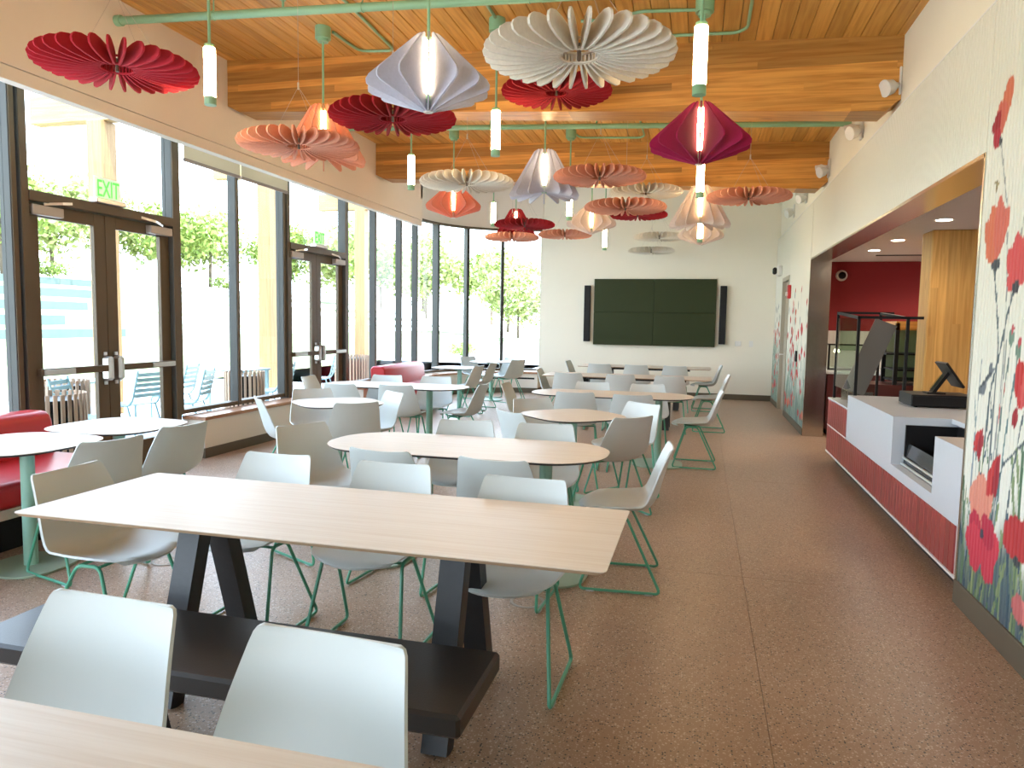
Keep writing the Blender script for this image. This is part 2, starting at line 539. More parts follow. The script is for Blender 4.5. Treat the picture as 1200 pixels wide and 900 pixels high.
def struct(name, mb, mats, parent=None, smooth=False, angle=0.6):
    o = obj(name, mb, mats, parent, smooth, angle)
    if parent is None:
        o['kind'] = 'structure'
    return o

def struct_empty(name):
    o = bpy.data.objects.new(name, None)
    COL.objects.link(o)
    o['kind'] = 'structure'
    return o

CHILDREN = {}
def dup(root, loc, rotz, label, group=None):
    """copy of a thing with its parts and sub-parts"""
    r = root.copy(); COL.objects.link(r)
    r.location = loc; r.rotation_euler = (0, 0, rotz); r['label'] = label
    if group:
        r['group'] = group
    for ch in root.children:
        c = ch.copy(); COL.objects.link(c); c.parent = r
        for g in ch.children:
            d = g.copy(); COL.objects.link(d); d.parent = c
    return r

def round_path(pts, rad, seg=4, closed=False):
    P = [Vector(p) for p in pts]
    out = []
    n = len(P)
    for i in range(n):
        if not closed and i in (0, n - 1):
            out.append(P[i]); continue
        a, b, c = P[i - 1], P[i], P[(i + 1) % n]
        u, w = (a - b), (c - b)
        r = min(rad, u.length * 0.45, w.length * 0.45)
        p0, p1 = b + u.normalized() * r, b + w.normalized() * r
        for k in range(seg + 1):
            t = k / seg
            out.append(p0 * (1 - t) ** 2 + b * 2 * t * (1 - t) + p1 * t * t)
    return out

# ------------------------------------------------------------------ room constants
XR = 1.415            # right wall face
XL = -5.35            # glass plane
XB = -4.62            # bulkhead face
YF = 15.31            # far wall face
Y0 = -4.0             # wall behind the camera
def zc(x):            # underside of the sloping ceiling
    return 3.785 - 0.04 * (x - XR)

# ------------------------------------------------------------------ floor
fl = struct('floor', MB().box(XL - 0.1, 4.6, Y0, YF + 0.3, -0.25, -0.006), M['floor'])
xs = [XL - 0.1, -4.1, -2.72, -1.2, 0.30, 1.9, 4.6]
ys = [Y0, -1.2, 1.6, 4.45, 7.3, 10.1, 12.7, YF + 0.3]
g = 0.0012
for i in range(len(xs) - 1):
    for j in range(len(ys) - 1):
        obj('floor_slab', MB().box(xs[i] + g, xs[i + 1] - g, ys[j] + g, ys[j + 1] - g, -0.03, 0.0), M['floor'], fl)

# ------------------------------------------------------------------ ceiling: fir boards, beams
ce = struct_empty('ceiling')
pw = 0.132
nb = int((XR + 0.12 - XB + 0.1) / pw) + 1
plank_mesh = {}
def plank(L):
    k = round(L, 2)
    if k not in plank_mesh:
        plank_mesh[k] = MB().bbox(-pw / 2 + 0.0018, pw / 2 - 0.0018, 0.0015, k - 0.0015, 0, 0.022, 0.005).mesh('ceiling_board', M['plank'])
    return plank_mesh[k]
bays = [(-0.2, 6.46), (6.46, 9.88)]
for i in range(nb):
    x = XR + 0.12 - pw * (i + 0.5)
    for (a, b) in bays:
        cuts = [a]
        y = a + random.choice([0.9, 1.5, 2.1, 2.7, 3.3])
        step = [2.4, 3.0, 3.6]
        while y < b - 0.6:
            cuts.append(y); y += random.choice(step)
        cuts.append(b)
        if a < 0:      # nothing is seen of the boards overhead of the lens: keep them long
            cuts = [a] + [c for c in cuts if c > 3.2]
        for p, q in zip(cuts[:-1], cuts[1:]):
            o = link('ceiling_board', plank(q - p), ce, (x, p, zc(x)))
            o.rotation_euler = (0, math.atan(0.04), 0)
roof = MB()
roof.add([(XL - 0.5, Y0 - 0.3, zc(XL) + 0.10), (XR + 0.6, Y0 - 0.3, zc(XR) + 0.10), (XR + 0.6, 10.2, zc(XR) + 0.10), (XL - 0.5, 10.2, zc(XL) + 0.10),
          (XL - 0.5, Y0 - 0.3, zc(XL) + 0.4), (XR + 0.6, Y0 - 0.3, zc(XR) + 0.4), (XR + 0.6, 10.2, zc(XR) + 0.4), (XL - 0.5, 10.2, zc(XL) + 0.4)],
         [(3, 2, 1, 0), (4, 5, 6, 7), (0, 1, 5, 4), (1, 2, 6, 5), (2, 3, 7, 6), (3, 0, 4, 7)])
obj('roof_deck', roof, M['dark_hub'], ce)
obj('ceiling_board_back', MB().box(XB - 0.1, XR + 0.12, Y0, -0.2, 4.1, 4.14), M['plank'], ce)
obj('upper_ceiling', MB().box(XL - 0.5, XR + 0.6, 10.1, YF + 0.4, 4.55, 4.8), M['ceil_white'], ce)
obj('ceiling_step', MB().box(XL - 0.5, XR + 0.6, 10.14, 10.26, 3.7, 4.6), M['ceil_white'], ce)

def beam(y, nm, lab):
    # chamfered lower corners at both ends, top follows the roof slope
    zl, zr = zc(XB), zc(XR)
    p = [(XB - 0.05, zl), (XB - 0.05, zl - 0.44), (XB + 0.0, zl - 0.44), (XB + 0.12, zl - 0.50), (XR - 0.06, zr - 0.575), (XR + 0.02, zr - 0.50), (XR + 0.05, zr - 0.49), (XR + 0.05, zr)]
    o = obj('ceiling_beam', MB().prism(p, 'Y', y - 0.15, y + 0.15), M['glulam'])
    tag(o, lab, 'beam')
    return o
beam(6.60, 'b', 'glued laminated timber beam across the ceiling, the nearer of the two')
beam(10.0, 'b', 'glued laminated timber beam at the far end of the wooden ceiling')

# ------------------------------------------------------------------ left upper wall (bulkhead) and shell above glass
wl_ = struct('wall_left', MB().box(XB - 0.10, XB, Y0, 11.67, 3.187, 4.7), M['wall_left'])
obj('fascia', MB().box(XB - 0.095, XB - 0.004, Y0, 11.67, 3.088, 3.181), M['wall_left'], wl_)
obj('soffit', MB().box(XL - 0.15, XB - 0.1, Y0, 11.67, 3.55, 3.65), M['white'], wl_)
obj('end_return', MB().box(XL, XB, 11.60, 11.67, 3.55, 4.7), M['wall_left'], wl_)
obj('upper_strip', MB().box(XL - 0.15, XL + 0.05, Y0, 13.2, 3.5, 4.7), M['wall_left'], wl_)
# curved corner
EC, EA, EB = (-3.35, 13.2), 2.0, 2.11
def ell(t, off=0.0):
    return (EC[0] + (EA + off) * math.cos(t), EC[1] + (EB + off) * math.sin(t))
T_POST = [math.radians(a) for a in (179.5, 158.7, 136.3, 113.7, 89.5)]
def ring_wall(mb, z0, z1, o0, o1, t0=PI, t1=PI / 2 - 0.02, n=28):
    a, b = [], []
    for i in range(n + 1):
        t = t0 + (t1 - t0) * i / n
        a.append(ell(t, o0)); b.append(ell(t, o1))
    mb.prism(a + b[::-1], 'Z', z0, z1)
    return mb
obj('curved_upper_wall', ring_wall(MB(), 3.47, 4.7, -0.03, 0.2), M['wall_left'], wl_, smooth=True)

# ------------------------------------------------------------------ far wall
fw = struct('wall_back', MB().box(-3.36, XR + 0.35, YF, YF + 0.25, 0, 4.7), M['wall'])
obj('baseboard', MB().box(-3.32, XR, YF - 0.015, YF, 0, 0.115, bev=0.003), M['base'], fw)
struct('wall_front', MB().box(XL - 0.1, -4.9, Y0 - 0.2, Y0, 0, 4.5).box(-2.0, 1.8, Y0 - 0.2, Y0, 0, 4.5).box(-4.9, -2.0, Y0 - 0.2, Y0, 2.6, 4.5), M['wall'])

# ------------------------------------------------------------------ glazing
MW = 0.06
def mullion(mb, y, z0=0.46, z1=3.52, x=XL, d=0.16):
    mb.box(x - d + 0.04, x + 0.04, y - MW / 2, y + MW / 2, z0, z1)
def window_run(n, ymull, z0):
    w = struct_empty('window_%d' % n)
    for y in ymull:
        obj('mullion', MB().bbox(XL - 0.075, XL + 0.035, y - MW / 2, y + MW / 2, z0, 3.52, 0.004), M['mullion'], w)
        obj('mullion_cap', MB().box(XL + 0.035, XL + 0.042, y - MW / 2 + 0.008, y + MW / 2 - 0.008, z0, 3.52), M['bronze'], w)
    for a, b in zip(ymull[:-1], ymull[1:]):
        obj('frame_rail', MB().box(XL - 0.10, XL + 0.03, a + MW / 2, b - MW / 2, z0, z0 + 0.045).box(XL - 0.10, XL + 0.03, a + MW / 2, b - MW / 2, 3.47, 3.52), M['bronze'], w)
        obj('pane', MB().box(XL - 0.035, XL - 0.027, a + MW / 2, b - MW / 2, z0 + 0.045, 3.47), M['glass'], w)
    return w
window_run(1, [Y0 + 0.03, -2.6, -1.15, 0.3, 1.76, 3.22, 4.68], 0.10)
window_run(2, [6.56, 7.56, 8.56], 0.46)
window_run(3, [10.32, 11.33, 12.41, 13.18], 0.46)
w4 = struct_empty('window_4')
for i, t in enumerate(T_POST):
    if i == 0: continue
    p, q = ell(t, -0.03), ell(t, 0.05)
    if i < 4:
        obj('mullion', MB().beam((p[0], p[1], 0.46), (p[0], p[1], 3.47), 0.06, 0.06, Vector((-math.sin(t), math.cos(t), 0))).beam(
            (q[0], q[1], 0.46), (q[0], q[1], 3.47), 0.05, 0.10, Vector((-math.sin(t), math.cos(t), 0))), M['mullion'], w4)
for i in range(4):
    t0, t1 = T_POST[i], T_POST[i + 1]
    obj('pane', ring_wall(MB(), 0.50, 3.43, 0.0, 0.008, t0, t1, 6), M['glass'], w4, smooth=True)
    obj('frame_rail', ring_wall(ring_wall(MB(), 0.46, 0.50, -0.06, 0.06, t0, t1, 6), 3.43, 3.47, -0.06, 0.06, t0, t1, 6), M['bronze'], w4, smooth=True)

# roller shades beside the first door
for (a, b, lab) in ((6.60, 7.55, 'half drawn cream roller shade on the pane beside the nearest double door'),
                    (7.575, 8.56, 'half drawn cream roller shade on the pane before the second double door')):
    s = thing('roller_shade', lab, 'shade', (-5.26, a, 3.14), 0, 'cream roller shades')
    obj('fabric', MB().box(-0.003, 0.003, 0, b - a, 0, 0.40), M['shade_cloth'], s)
    obj('hem_bar', MB().box(-0.012, 0.012, 0, b - a, -0.03, 0.004, bev=0.003), M['shade_hem'], s)

# ------------------------------------------------------------------ doors
def door_pair(n, y0, y1, exit_label):
    head = 2.42
    d = struct_empty('door_%d' % n)
    for y in (y0, y1):
        obj('jamb', MB().bbox(XL - 0.075, XL + 0.050, y - 0.035, y + 0.035, 0, 3.52, 0.004), M['mullion'], d)
        obj('jamb_cap', MB().box(XL + 0.050, XL + 0.058, y - 0.032, y + 0.032, 0, 3.52), M['bronze'], d)
    obj('header', MB().bbox(XL - 0.12, XL + 0.07, y0 + 0.035, y1 - 0.035, head, head + 0.085, 0.004), M['bronze'], d)
    obj('transom_rail', MB().box(XL - 0.10, XL + 0.04, y0 + 0.035, y1 - 0.035, 3.47, 3.52), M['bronze'], d)
    obj('transom_pane', MB().box(XL - 0.035, XL - 0.027, y0 + 0.035, y1 - 0.035, head + 0.085, 3.47), M['glass'], d)
    obj('threshold', MB().box(XL - 0.12, XL + 0.08, y0 + 0.035, y1 - 0.035, 0, 0.012), M['chrome'], d)
    ym = (y0 + y1) / 2
    for (a, b, meet) in ((y0 + 0.038, ym - 0.003, 1), (ym + 0.003, y1 - 0.038, 0)):
        st, bt, tp = 0.125, 0.27, 0.115
        leaf = obj('door_leaf', MB().box(XL - 0.045, XL, a, a + st, 0.015, head - 0.005, bev=0.003).box(XL - 0.045, XL, b - st, b, 0.015, head - 0.005, bev=0.003)
                   .box(XL - 0.045, XL, a + st, b - st, 0.015, bt).box(XL - 0.045, XL, a + st, b - st, head - tp, head - 0.005), M['bronze'], d)
        obj('glass_pane', MB().box(XL - 0.026, XL - 0.018, a + st, b - st, bt, head - tp), M['glass'], leaf)
        # panic bar: housing at the meeting stile
        hy = (b - 0.06) if meet else (a + 0.06)
        oy = (a + 0.03) if meet else (b - 0.03)
        lo, hi = min(hy, oy), max(hy, oy)
        obj('panic_bar', MB().box(XL + 0.035, XL + 0.085, lo, hi, 0.985, 1.045, bev=0.006), M['bronze'], leaf)
        mid = (lo + hi) / 2
        if meet:
            obj('push_pad', MB().box(XL + 0.07, XL + 0.098, lo + 0.02, lo + 0.33, 0.992, 1.038, bev=0.004), M['chrome'], leaf)
        else:
            obj('push_pad', MB().box(XL + 0.07, XL + 0.098, hi - 0.33, hi - 0.02, 0.992, 1.038, bev=0.004), M['chrome'], leaf)
        obj('latch_case', MB().box(XL, XL + 0.10, hy - 0.035, hy + 0.035, 0.90, 1.12, bev=0.02).cyl(XL + 0.02, hy, 1.13, 1.16, 0.015, 10).cyl(XL + 0.02, hy, 0.86, 0.89, 0.015, 10), M['chrome'], leaf, smooth=True)
        cy = (a + 0.02) if meet else (b - 0.32)
        obj('closer', MB().box(XL, XL + 0.07, cy, cy + 0.30, head - 0.105, head - 0.025, bev=0.006), M['greyplastic'], leaf)
        ca = (a + 0.14, a + 0.40) if meet else (b - 0.14, b - 0.45)
        obj('closer_arm', MB().beam((XL + 0.05, ca[0], head - 0.012), (XL + 0.10, (ca[0] + ca[1]) / 2, head + 0.01), 0.022, 0.012, Vector((0, 0, 1)))
            .beam((XL + 0.10, (ca[0] + ca[1]) / 2, head + 0.01), (XL + 0.07, ca[1], head + 0.03), 0.022, 0.012, Vector((0, 0, 1))), M['chrome'], leaf)
    # exit sign standing on the header
    e = thing('exit_sign', exit_label, 'sign', (XL + 0.06, ym - 0.02, head + 0.085), 0, 'exit signs over the double doors')
    obj('base', MB().box(-0.05, 0.05, -0.17, 0.17, 0, 0.045, bev=0.008), M['chrome'], e)
    obj('panel', MB().box(-0.006, 0.006, -0.15, 0.15, 0.045, 0.235), M['acrylic'], e)
    cu = bpy.data.curves.new('exit_text', 'FONT')
    cu.body = 'EXIT'; cu.size = 0.215; cu.extrude = 0.002; cu.align_x = 'CENTER'
    cu.space_character = 0.98
    tmp = bpy.data.objects.new('tmp', cu); COL.objects.link(tmp)
    dg = bpy.context.evaluated_depsgraph_get()
    me = bpy.data.meshes.new_from_object(tmp.evaluated_get(dg))
    bpy.data.objects.remove(tmp)
    me.materials.clear(); me.materials.append(M['exit_green'])
    # face the room (+X): text runs towards +Y as seen from inside
    vs = np.empty(len(me.vertices) * 3); me.vertices.foreach_get('co', vs); vs = vs.reshape(-1, 3)
    w = vs[:, 0].max() - vs[:, 0].min()
    nv = np.stack([vs[:, 2] + 0.009, vs[:, 0] * (0.25 / w), vs[:, 1] + 0.065], axis=1)
    me.vertices.foreach_set('co', nv.ravel()); me.update()
    link('letters', me, e)
    return d
door_pair(1, 4.76, 6.49, 'green EXIT sign on the header of the nearest double door')
door_pair(2, 8.63, 10.25, 'green EXIT sign on the header of the second, farther double door')

# ------------------------------------------------------------------ window bench (sill)
def bench_run(n, y0, y1):
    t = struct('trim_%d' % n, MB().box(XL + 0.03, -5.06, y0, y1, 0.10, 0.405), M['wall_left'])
    obj('bench_top', MB().box(XL + 0.03, -5.03, y0 - 0.02, y1, 0.408, 0.445, bev=0.004), M['sillwood'], t)
    obj('baseboard', MB().box(XL + 0.03, -5.05, y0 - 0.008, y1, 0, 0.105), M['base'], t)
    return t
bench_run(1, 6.58, 8.56)
bench_run(2, 10.34, 13.2)
t3 = struct('trim_3', ring_wall(MB(), 0.10, 0.405, -0.29, 0.02), M['wall_left'], smooth=True)
obj('bench_top', ring_wall(MB(), 0.408, 0.445, -0.32, 0.02), M['sillwood'], t3, smooth=True)
obj('baseboard', ring_wall(MB(), 0, 0.105, -0.30, 0.02), M['base'], t3, smooth=True)
obj('slot_diffuser', ring_wall(MB(), 0.29, 0.325, -0.297, -0.2, math.radians(128), math.radians(91), 14), M['black'], t3, smooth=True)

# ------------------------------------------------------------------ right wall: fluted felt cladding with printed poppies
PITCH_R = 0.04
PROF = [(0.0, 0.0), (0.0065, 0.0), (0.013, 0.0), (0.0195, 0.0), (0.026, 0.0), (0.0292, 0.017), (0.0368, 0.017)]
def fluted(name, y0, y1, z0, z1, dz, painter, parent):
    n = max(1, int(round((y1 - y0) / PITCH_R)))
    sc = (y1 - y0) / (n * PITCH_R)
    cols = [(y0 + (k * PITCH_R + p[0]) * sc, p[1]) for k in range(n) for p in PROF] + [(y1, 0.0)]
    rows = max(1, int(math.ceil((z1 - z0) / dz)))
    zz = np.linspace(z0, z1, rows + 1)
    Y = np.array([c[0] for c in cols]); D = np.array([c[1] for c in cols])
    nc, nr = len(Y), rows + 1
    YY, ZZ = np.meshgrid(Y, zz); DD = np.broadcast_to(D, YY.shape)
    co = np.stack([XR + DD, YY, ZZ], axis=-1).reshape(-1, 3)
    i = np.arange(nc - 1); j = np.arange(nr - 1)
    I, J = np.meshgrid(i, j)
    a = (J * nc + I).ravel()
    quads = np.stack([a, a + 1, a + nc + 1, a + nc], axis=1)[:, ::-1]   # face -X
    me = bpy.data.meshes.new(name)
    me.vertices.add(len(co)); me.vertices.foreach_set('co', co.ravel())
    me.loops.add(quads.size); me.loops.foreach_set('vertex_index', quads.ravel().astype(np.int32))
    me.polygons.add(len(quads))
    me.polygons.foreach_set('loop_start', np.arange(0, quads.size, 4, dtype=np.int32))
    me.update(calc_edges=True)
    rgb = painter(YY.ravel(), ZZ.ravel())
    at = me.color_attributes.new('print', 'FLOAT_COLOR', 'POINT')
    rgba = np.concatenate([rgb, np.ones((len(rgb), 1))], axis=1)
    at.data.foreach_set('color', rgba.astype(np.float32).ravel())
    me.materials.append(M['print'])
    return link(name, me, parent)

WALLC = np.array([0.76, 0.745, 0.65])
def plain(Y, Z):
    return np.tile(WALLC, (len(Y), 1))

def inpoly(Y, Z, poly):
    ins = np.zeros(len(Y), bool)
    n = len(poly)
    for i in range(n):
        y1, z1 = poly[i]; y2, z2 = poly[(i + 1) % n]
        if z1 == z2: continue
        c = ((z1 > Z) != (z2 > Z)) & (Y < (y2 - y1) * (Z - z1) / (z2 - z1) + y1)
        ins ^= c
    return ins

class Painter:
    """flat print on the wall: petals, stems, blades drawn in wall coordinates (Y, Z)"""
    def __init__(self, base_amount, seed):
        self.ops = []
        self.r = random.Random(seed)
    def poly(self, pts, c): self.ops.append(('p', pts, c))
    def line(self, pts, w, c): self.ops.append(('l', pts, w, c))
    def blob(self, y, z, ry, rz, c): self.ops.append(('e', y, z, ry, rz, c))
    def petal(self, y, z, ang, L, W, c, fr=0.12):
        r = self.r
        ca, sa = math.cos(ang), math.sin(ang)
        P = []
        prof = [(0, .10), (.2, .55), (.45, .95), (.7, 1.0), (.88, .8), (1.0, .35)]
        for t, w in prof:
            P.append((t, w * (1 + r.uniform(-fr, fr))))
        L1 = [(t * L, w * W / 2) for t, w in P]
        L2 = [(t * L * (1 + r.uniform(-fr, fr) * .5), -w * W / 2) for t, w in reversed(P)]
        tip = [(L * r.uniform(.92, 1.08), W * .18), (L * r.uniform(.9, 1.1), -W * .1)]
        self.poly([(y + a * sa + b * ca, z + a * ca - b * sa) for a, b in L1 + tip + L2], c)
    def poppy(self, y, z, s, tilt=0.0, c1=(0.62, .10, .07), c2=(0.42, .035, .04), n=4, cup=True):
        r = self.r
        spread = 1.5 if cup else 2 * PI * (n - 1) / n
        for k in range(n):
            a = tilt - spread / 2 + spread * (k / (n - 1)) + r.uniform(-.12, .12)
            f = r.uniform(.6, 1.1)
            c = tuple(u * f + w * (1 - f) if f < 1 else u * f for u, w in zip(c1, c2))
            self.petal(y, z, a, s * r.uniform(.85, 1.15), s * .62, c)
        self.blob(y, z, s * .16, s * .11, (0.05, .06, .06))
    def stem(self, pts, w=0.007, c=(.10, .14, .15)): self.line(pts, w, c)
    def __call__(self, Y, Z):
        rgb = np.tile(WALLC, (len(Y), 1)).astype(float)
        for f in self.pre: rgb = f(Y, Z, rgb)
        for op in self.ops:
            if op[0] == 'p':
                a = np.array(op[1])
                bb = (Y > a[:, 0].min()) & (Y < a[:, 0].max()) & (Z > a[:, 1].min()) & (Z < a[:, 1].max())
                ix = np.nonzero(bb)[0]
                if len(ix):
                    ins = inpoly(Y[ix], Z[ix], op[1])
                    rgb[ix[ins]] = op[2]
            elif op[0] == 'e':
                _, y, z, ry, rz, c = op
                m = ((Y - y) / ry) ** 2 + ((Z - z) / rz) ** 2 < 1
                rgb[m] = c
            else:
                _, pts, w, c = op
                for (ya, za), (yb, zb) in zip(pts[:-1], pts[1:]):
                    bb = (Y > min(ya, yb) - w) & (Y < max(ya, yb) + w) & (Z > min(za, zb) - w) & (Z < max(za, zb) + w)
                    ix = np.nonzero(bb)[0]
                    if not len(ix): continue
                    d2 = (yb - ya) ** 2 + (zb - za) ** 2
                    t = np.clip(((Y[ix] - ya) * (yb - ya) + (Z[ix] - za) * (zb - za)) / max(d2, 1e-9), 0, 1)
                    d = np.hypot(Y[ix] - ya - t * (yb - ya), Z[ix] - za - t * (zb - za))
                    rgb[ix[d < w]] = c
        return np.clip(rgb, 0, 1)

def undergrowth(top, seed):
    R = np.random.default_rng(seed)
    ph = R.uniform(0, 6.28, 12); fq = R.uniform(3, 40, 12)
    def f(Y, Z, rgb):
        s = sum(np.sin(Y * q + p) for q, p in zip(fq, ph)) / 5.0
        edge = top * (1 + 0.28 * s)
        k = np.clip((edge - Z) / (0.35 * top), 0, 1)[:, None]
        tone = (0.5 + 0.5 * np.sin(Y * 9 + Z * 6 + 3 * s))[:, None]
        dark = np.array([.035, .085, .105]) * (1 - tone) + np.array([.13, .20, .13]) * tone
        deep = np.clip((top * .45 - Z) / (top * .3), 0, 1)[:, None]
        dark = dark * (1 - deep) + np.array([.03, .06, .10]) * deep
        return rgb * (1 - k * .92) + dark * k * .92
    return f

# near panel
PN = Painter(0, 3)
PN.pre = [undergrowth(0.62, 4)]
rr = PN.r
for k in range(150):     # blades of grass
    y = rr.uniform(1.0, 4.36); h = rr.uniform(.45, 1.25) * (1.25 if rr.random() < .2 else .8)
    lean = rr.uniform(-.25, .25)
    g_ = rr.random()
    c = (.09 + .22 * g_, .17 + .20 * g_, .10 + .07 * g_) if rr.random() < .7 else (.06, .10, .13)
    PN.line([(y, .05), (y + lean * .4, h * .55), (y + lean, h)], rr.choice([.004, .006, .010, .014]), c)
ST = (.11, .14, .15)
PN.stem([(4.192, 2.427), (4.061, 2.105), (3.992, 1.732), (3.965, 1.365), (4.02, .6)], .006, (.33, .34, .32))
PN.stem([(4.163, 1.806), (4.095, 1.612), (4.039, 1.424), (4.05, .5)], .008, ST)
PN.stem([(3.899, 1.703), (3.962, 1.569), (4.014, 1.404), (4.103, 1.187), (4.16, .5)], .009, ST)
PN.stem([(3.62, 2.45), (3.83, 2.1), (3.93, 1.75), (3.96, 1.2), (3.95, .4)], .005, (.36, .37, .34))
PN.stem([(3.895, 1.44), (3.95, 1.1), (4.0, .5)], .006, (.16, .22, .20))
PN.stem([(3.809, 1.38), (3.88, 1.0), (3.95, .4)], .007, (.14, .22, .22))
PN.stem([(4.136, .93), (4.12, .4)], .006, (.22, .30, .12))
PN.stem([(3.70, 1.15), (3.78, .8), (3.85, .3)], .006, ST)
PN.stem([(3.60, 1.05), (3.90, .85)], .007, (.10, .12, .13))
PN.stem([(4.30, 1.15), (4.22, .8), (4.2, .4)], .006, (.22, .30, .30))
PN.stem([(4.24, 1.35), (4.27, .9), (4.28, .3)], .005, (.25, .30, .33))
SAL, RED, DRK = (.62, .17, .095), (.52, .042, .042), (.34, .025, .035)
# flower at the top: pointed petals and a dark heart
PN.petal(4.205, 2.47, -.34, .28, .11, SAL); PN.petal(4.225, 2.46, -.12, .19, .12, (.60, .14, .10)); PN.petal(4.24, 2.50, .6, .09, .12, DRK)
PN.blob(4.25, 2.465, .05, .05, (.42, .03, .05)); PN.blob(4.205, 2.44, .022, .02, (.05, .05, .06))
# second flower, open cup
for a, L, W in ((.55, .27, .12), (.22, .31, .12), (-.08, .33, .11), (-.38, .29, .12), (.8, .16, .10)):
    PN.petal(4.165, 1.83, a, L, W, (SAL if a > 0 else (.60, .15, .11)))
PN.blob(4.15, 1.825, .055, .03, (.07, .08, .09))
# third flower at the edge of the frame
for a, L, W in ((.5, .22, .13), (.1, .25, .13), (-.35, .25, .13), (-.8, .24, .13), (1.1, .12, .1)):
    PN.petal(3.88, 1.70, a, L, W, (.62, .09, .09))
PN.blob(3.89, 1.70, .04, .03, (.06, .06, .07))
# big low pair
for a, L in ((.45, .26), (.05, .30), (-.35, .28)):
    PN.petal(4.115, .48, a, L, .17, (.70, .27, .19))
for a, L in ((1.3, .18), (1.9, .22), (2.6, .22), (-2.5, .24), (-1.7, .22), (-1.2, .16), (-.8, .12)):
    PN.petal(4.075, .46, a, L, .16, (.62, .05, .08) if L > .2 else (.48, .03, .06))
PN.blob(4.08, .47, .03, .022, (.06, .05, .07))
# red side blooms
PN.petal(4.17, .99, 2.5, .15, .09, RED); PN.petal(4.16, 1.0, 2.9, .17, .07, DRK)
PN.petal(3.92, .90, 2.6, .24, .12, RED); PN.petal(3.93, .90, 2.95, .22, .08, DRK)
PN.petal(3.75, 1.14, .1, .22, .12, RED); PN.petal(3.74, 1.14, -.4, .22, .12, (.62, .09, .09)); PN.petal(3.77, 1.15, 2.8, .10, .07, DRK)
PN.poppy(3.66, .46, .21, 0.0, RED, DRK); PN.poppy(3.56, .20, .13, .2, (.70, .22, .20), DRK)
for (y, z) in ((3.895, 1.468), (3.809, 1.411)):
    PN.blob(y, z, .026, .048, (.17, .26, .20)); PN.petal(y - .005, z + .01, -.2, .05, .03, (.50, .08, .09))
PN.blob(3.97, 1.10, .007, .05, (.55, .06, .06)); PN.blob(3.93, 1.22, .006, .03, (.45, .10, .08))
# dragonfly-like insect and a small bee
for a in (-.9, -.5, 2.2, 2.6):
    PN.petal(4.15, 1.25, a, .10, .035, (.16, .18, .20))
PN.line([(4.24, 1.20), (4.12, 1.28)], .010, (.07, .08, .09)); PN.blob(4.235, 1.185, .03, .022, (.14, .16, .17))
PN.blob(4.208, 2.221, .016, .030, (.20, .15, .06)); PN.line([(4.235, 2.24), (4.18, 2.23)], .006, (.30, .24, .12))
for k in range(34):   # the rest of the print, towards and beyond the edge of the frame
    y = rr.uniform(1.05, 3.45); z = rr.choice([rr.uniform(.25, .9), rr.uniform(.6, 2.4)])
    PN.stem([(y, z), (y + rr.uniform(-.1, .1), z * .5), (y + rr.uniform(-.15, .15), .1)], .007, ST)
    PN.poppy(y, z, rr.uniform(.14, .26), rr.uniform(-.5, .5), rr.choice([SAL, RED]), DRK)

# far panel
def far_painter(seed, y0, y1, n):
    P = Painter(0, seed); P.pre = [undergrowth(0.62, seed + 1)]
    r = P.r
    for k in range(170):
        y = r.uniform(y0, y1); h = r.uniform(.4, 1.3)
        g_ = r.random()
        P.line([(y, .05), (y + r.uniform(-.1, .1), h)], r.choice([.007, .010, .014]), (.10 + .25 * g_, .20 + .22 * g_, .16 + .15 * g_))
    for k in range(n):
        t = r.random()
        z = .18 + 2.05 * t ** 1.7
        y = r.uniform(y0 + .05, y1 - .05)
        if z > 1.5 and r.random() < .4: z *= .7
        P.stem([(y, z), (y + r.uniform(-.12, .12), .1)], .006, (.20, .26, .24))
        P.poppy(y, z, r.uniform(.07, .13), r.uniform(-.6, .6), r.choice([SAL, RED, RED]), DRK)
    for k in range(8):
        P.blob(r.uniform(y0, y1), r.uniform(1.3, 2.0), .03, .06, (.14, .16, .17))
    return P
wr = struct_empty('wall_right')
YN, YO = 4.39, 10.62       # the serving opening
ZO, ZL = 2.405, 3.19
fluted('near_panel', 1.0, YN, 0.13, ZL, 0.012, PN, wr)
fluted('plain_panel', Y0, 1.0, 0.13, ZL, 1.6, plain, wr)
fluted('upper_panel', YN, YO, ZO + 0.02, ZL, 0.4, plain, wr)
fluted('far_panel', YO + 0.02, 13.0, 0.10, ZL, 0.03, far_painter(11, YO, 13.0, 62), wr)
fluted('over_door_panel', 13.0, 14.0, 2.34, ZL, 0.45, plain, wr)
fluted('corner_panel', 14.0, YF, 0.10, ZL, 0.03, far_painter(17, 14.0, YF, 26), wr)
core = MB()
core.box(XR + 0.018, XR + 0.25, Y0, YN, 0, ZL); core.box(XR + 0.018, XR + 0.25, YN, YO, ZO + 0.02, ZL)
core.box(XR + 0.018, XR + 0.25, YO + 0.02, 13.0, 0, ZL); core.box(XR + 0.018, XR + 0.25, 13.0, 14.0, 2.34, ZL); core.box(XR + 0.018, XR + 0.25, 14.0, YF, 0, ZL)
obj('wall_core', core, M['wall'], wr)
obj('upper_wall', MB().box(XR + 0.045, XR + 0.25, Y0, YF, ZL - 0.01, 4.7), M['wall'], wr)
obj('ledge_cap', MB().box(XR - 0.002, XR + 0.05, Y0, YF, ZL, ZL + 0.008), M['white'], wr)
for k, (a, b) in enumerate(((Y0, YN), (YO + 0.02, 13.0), (14.0, YF))):
    bb = struct('baseboard_right' if k == 0 else 'baseboard_right.%03d' % k, MB().box(XR - 0.012, XR + 0.018, a, b, 0, 0.13 if k == 0 else 0.10, bev=0.003), M['base'])

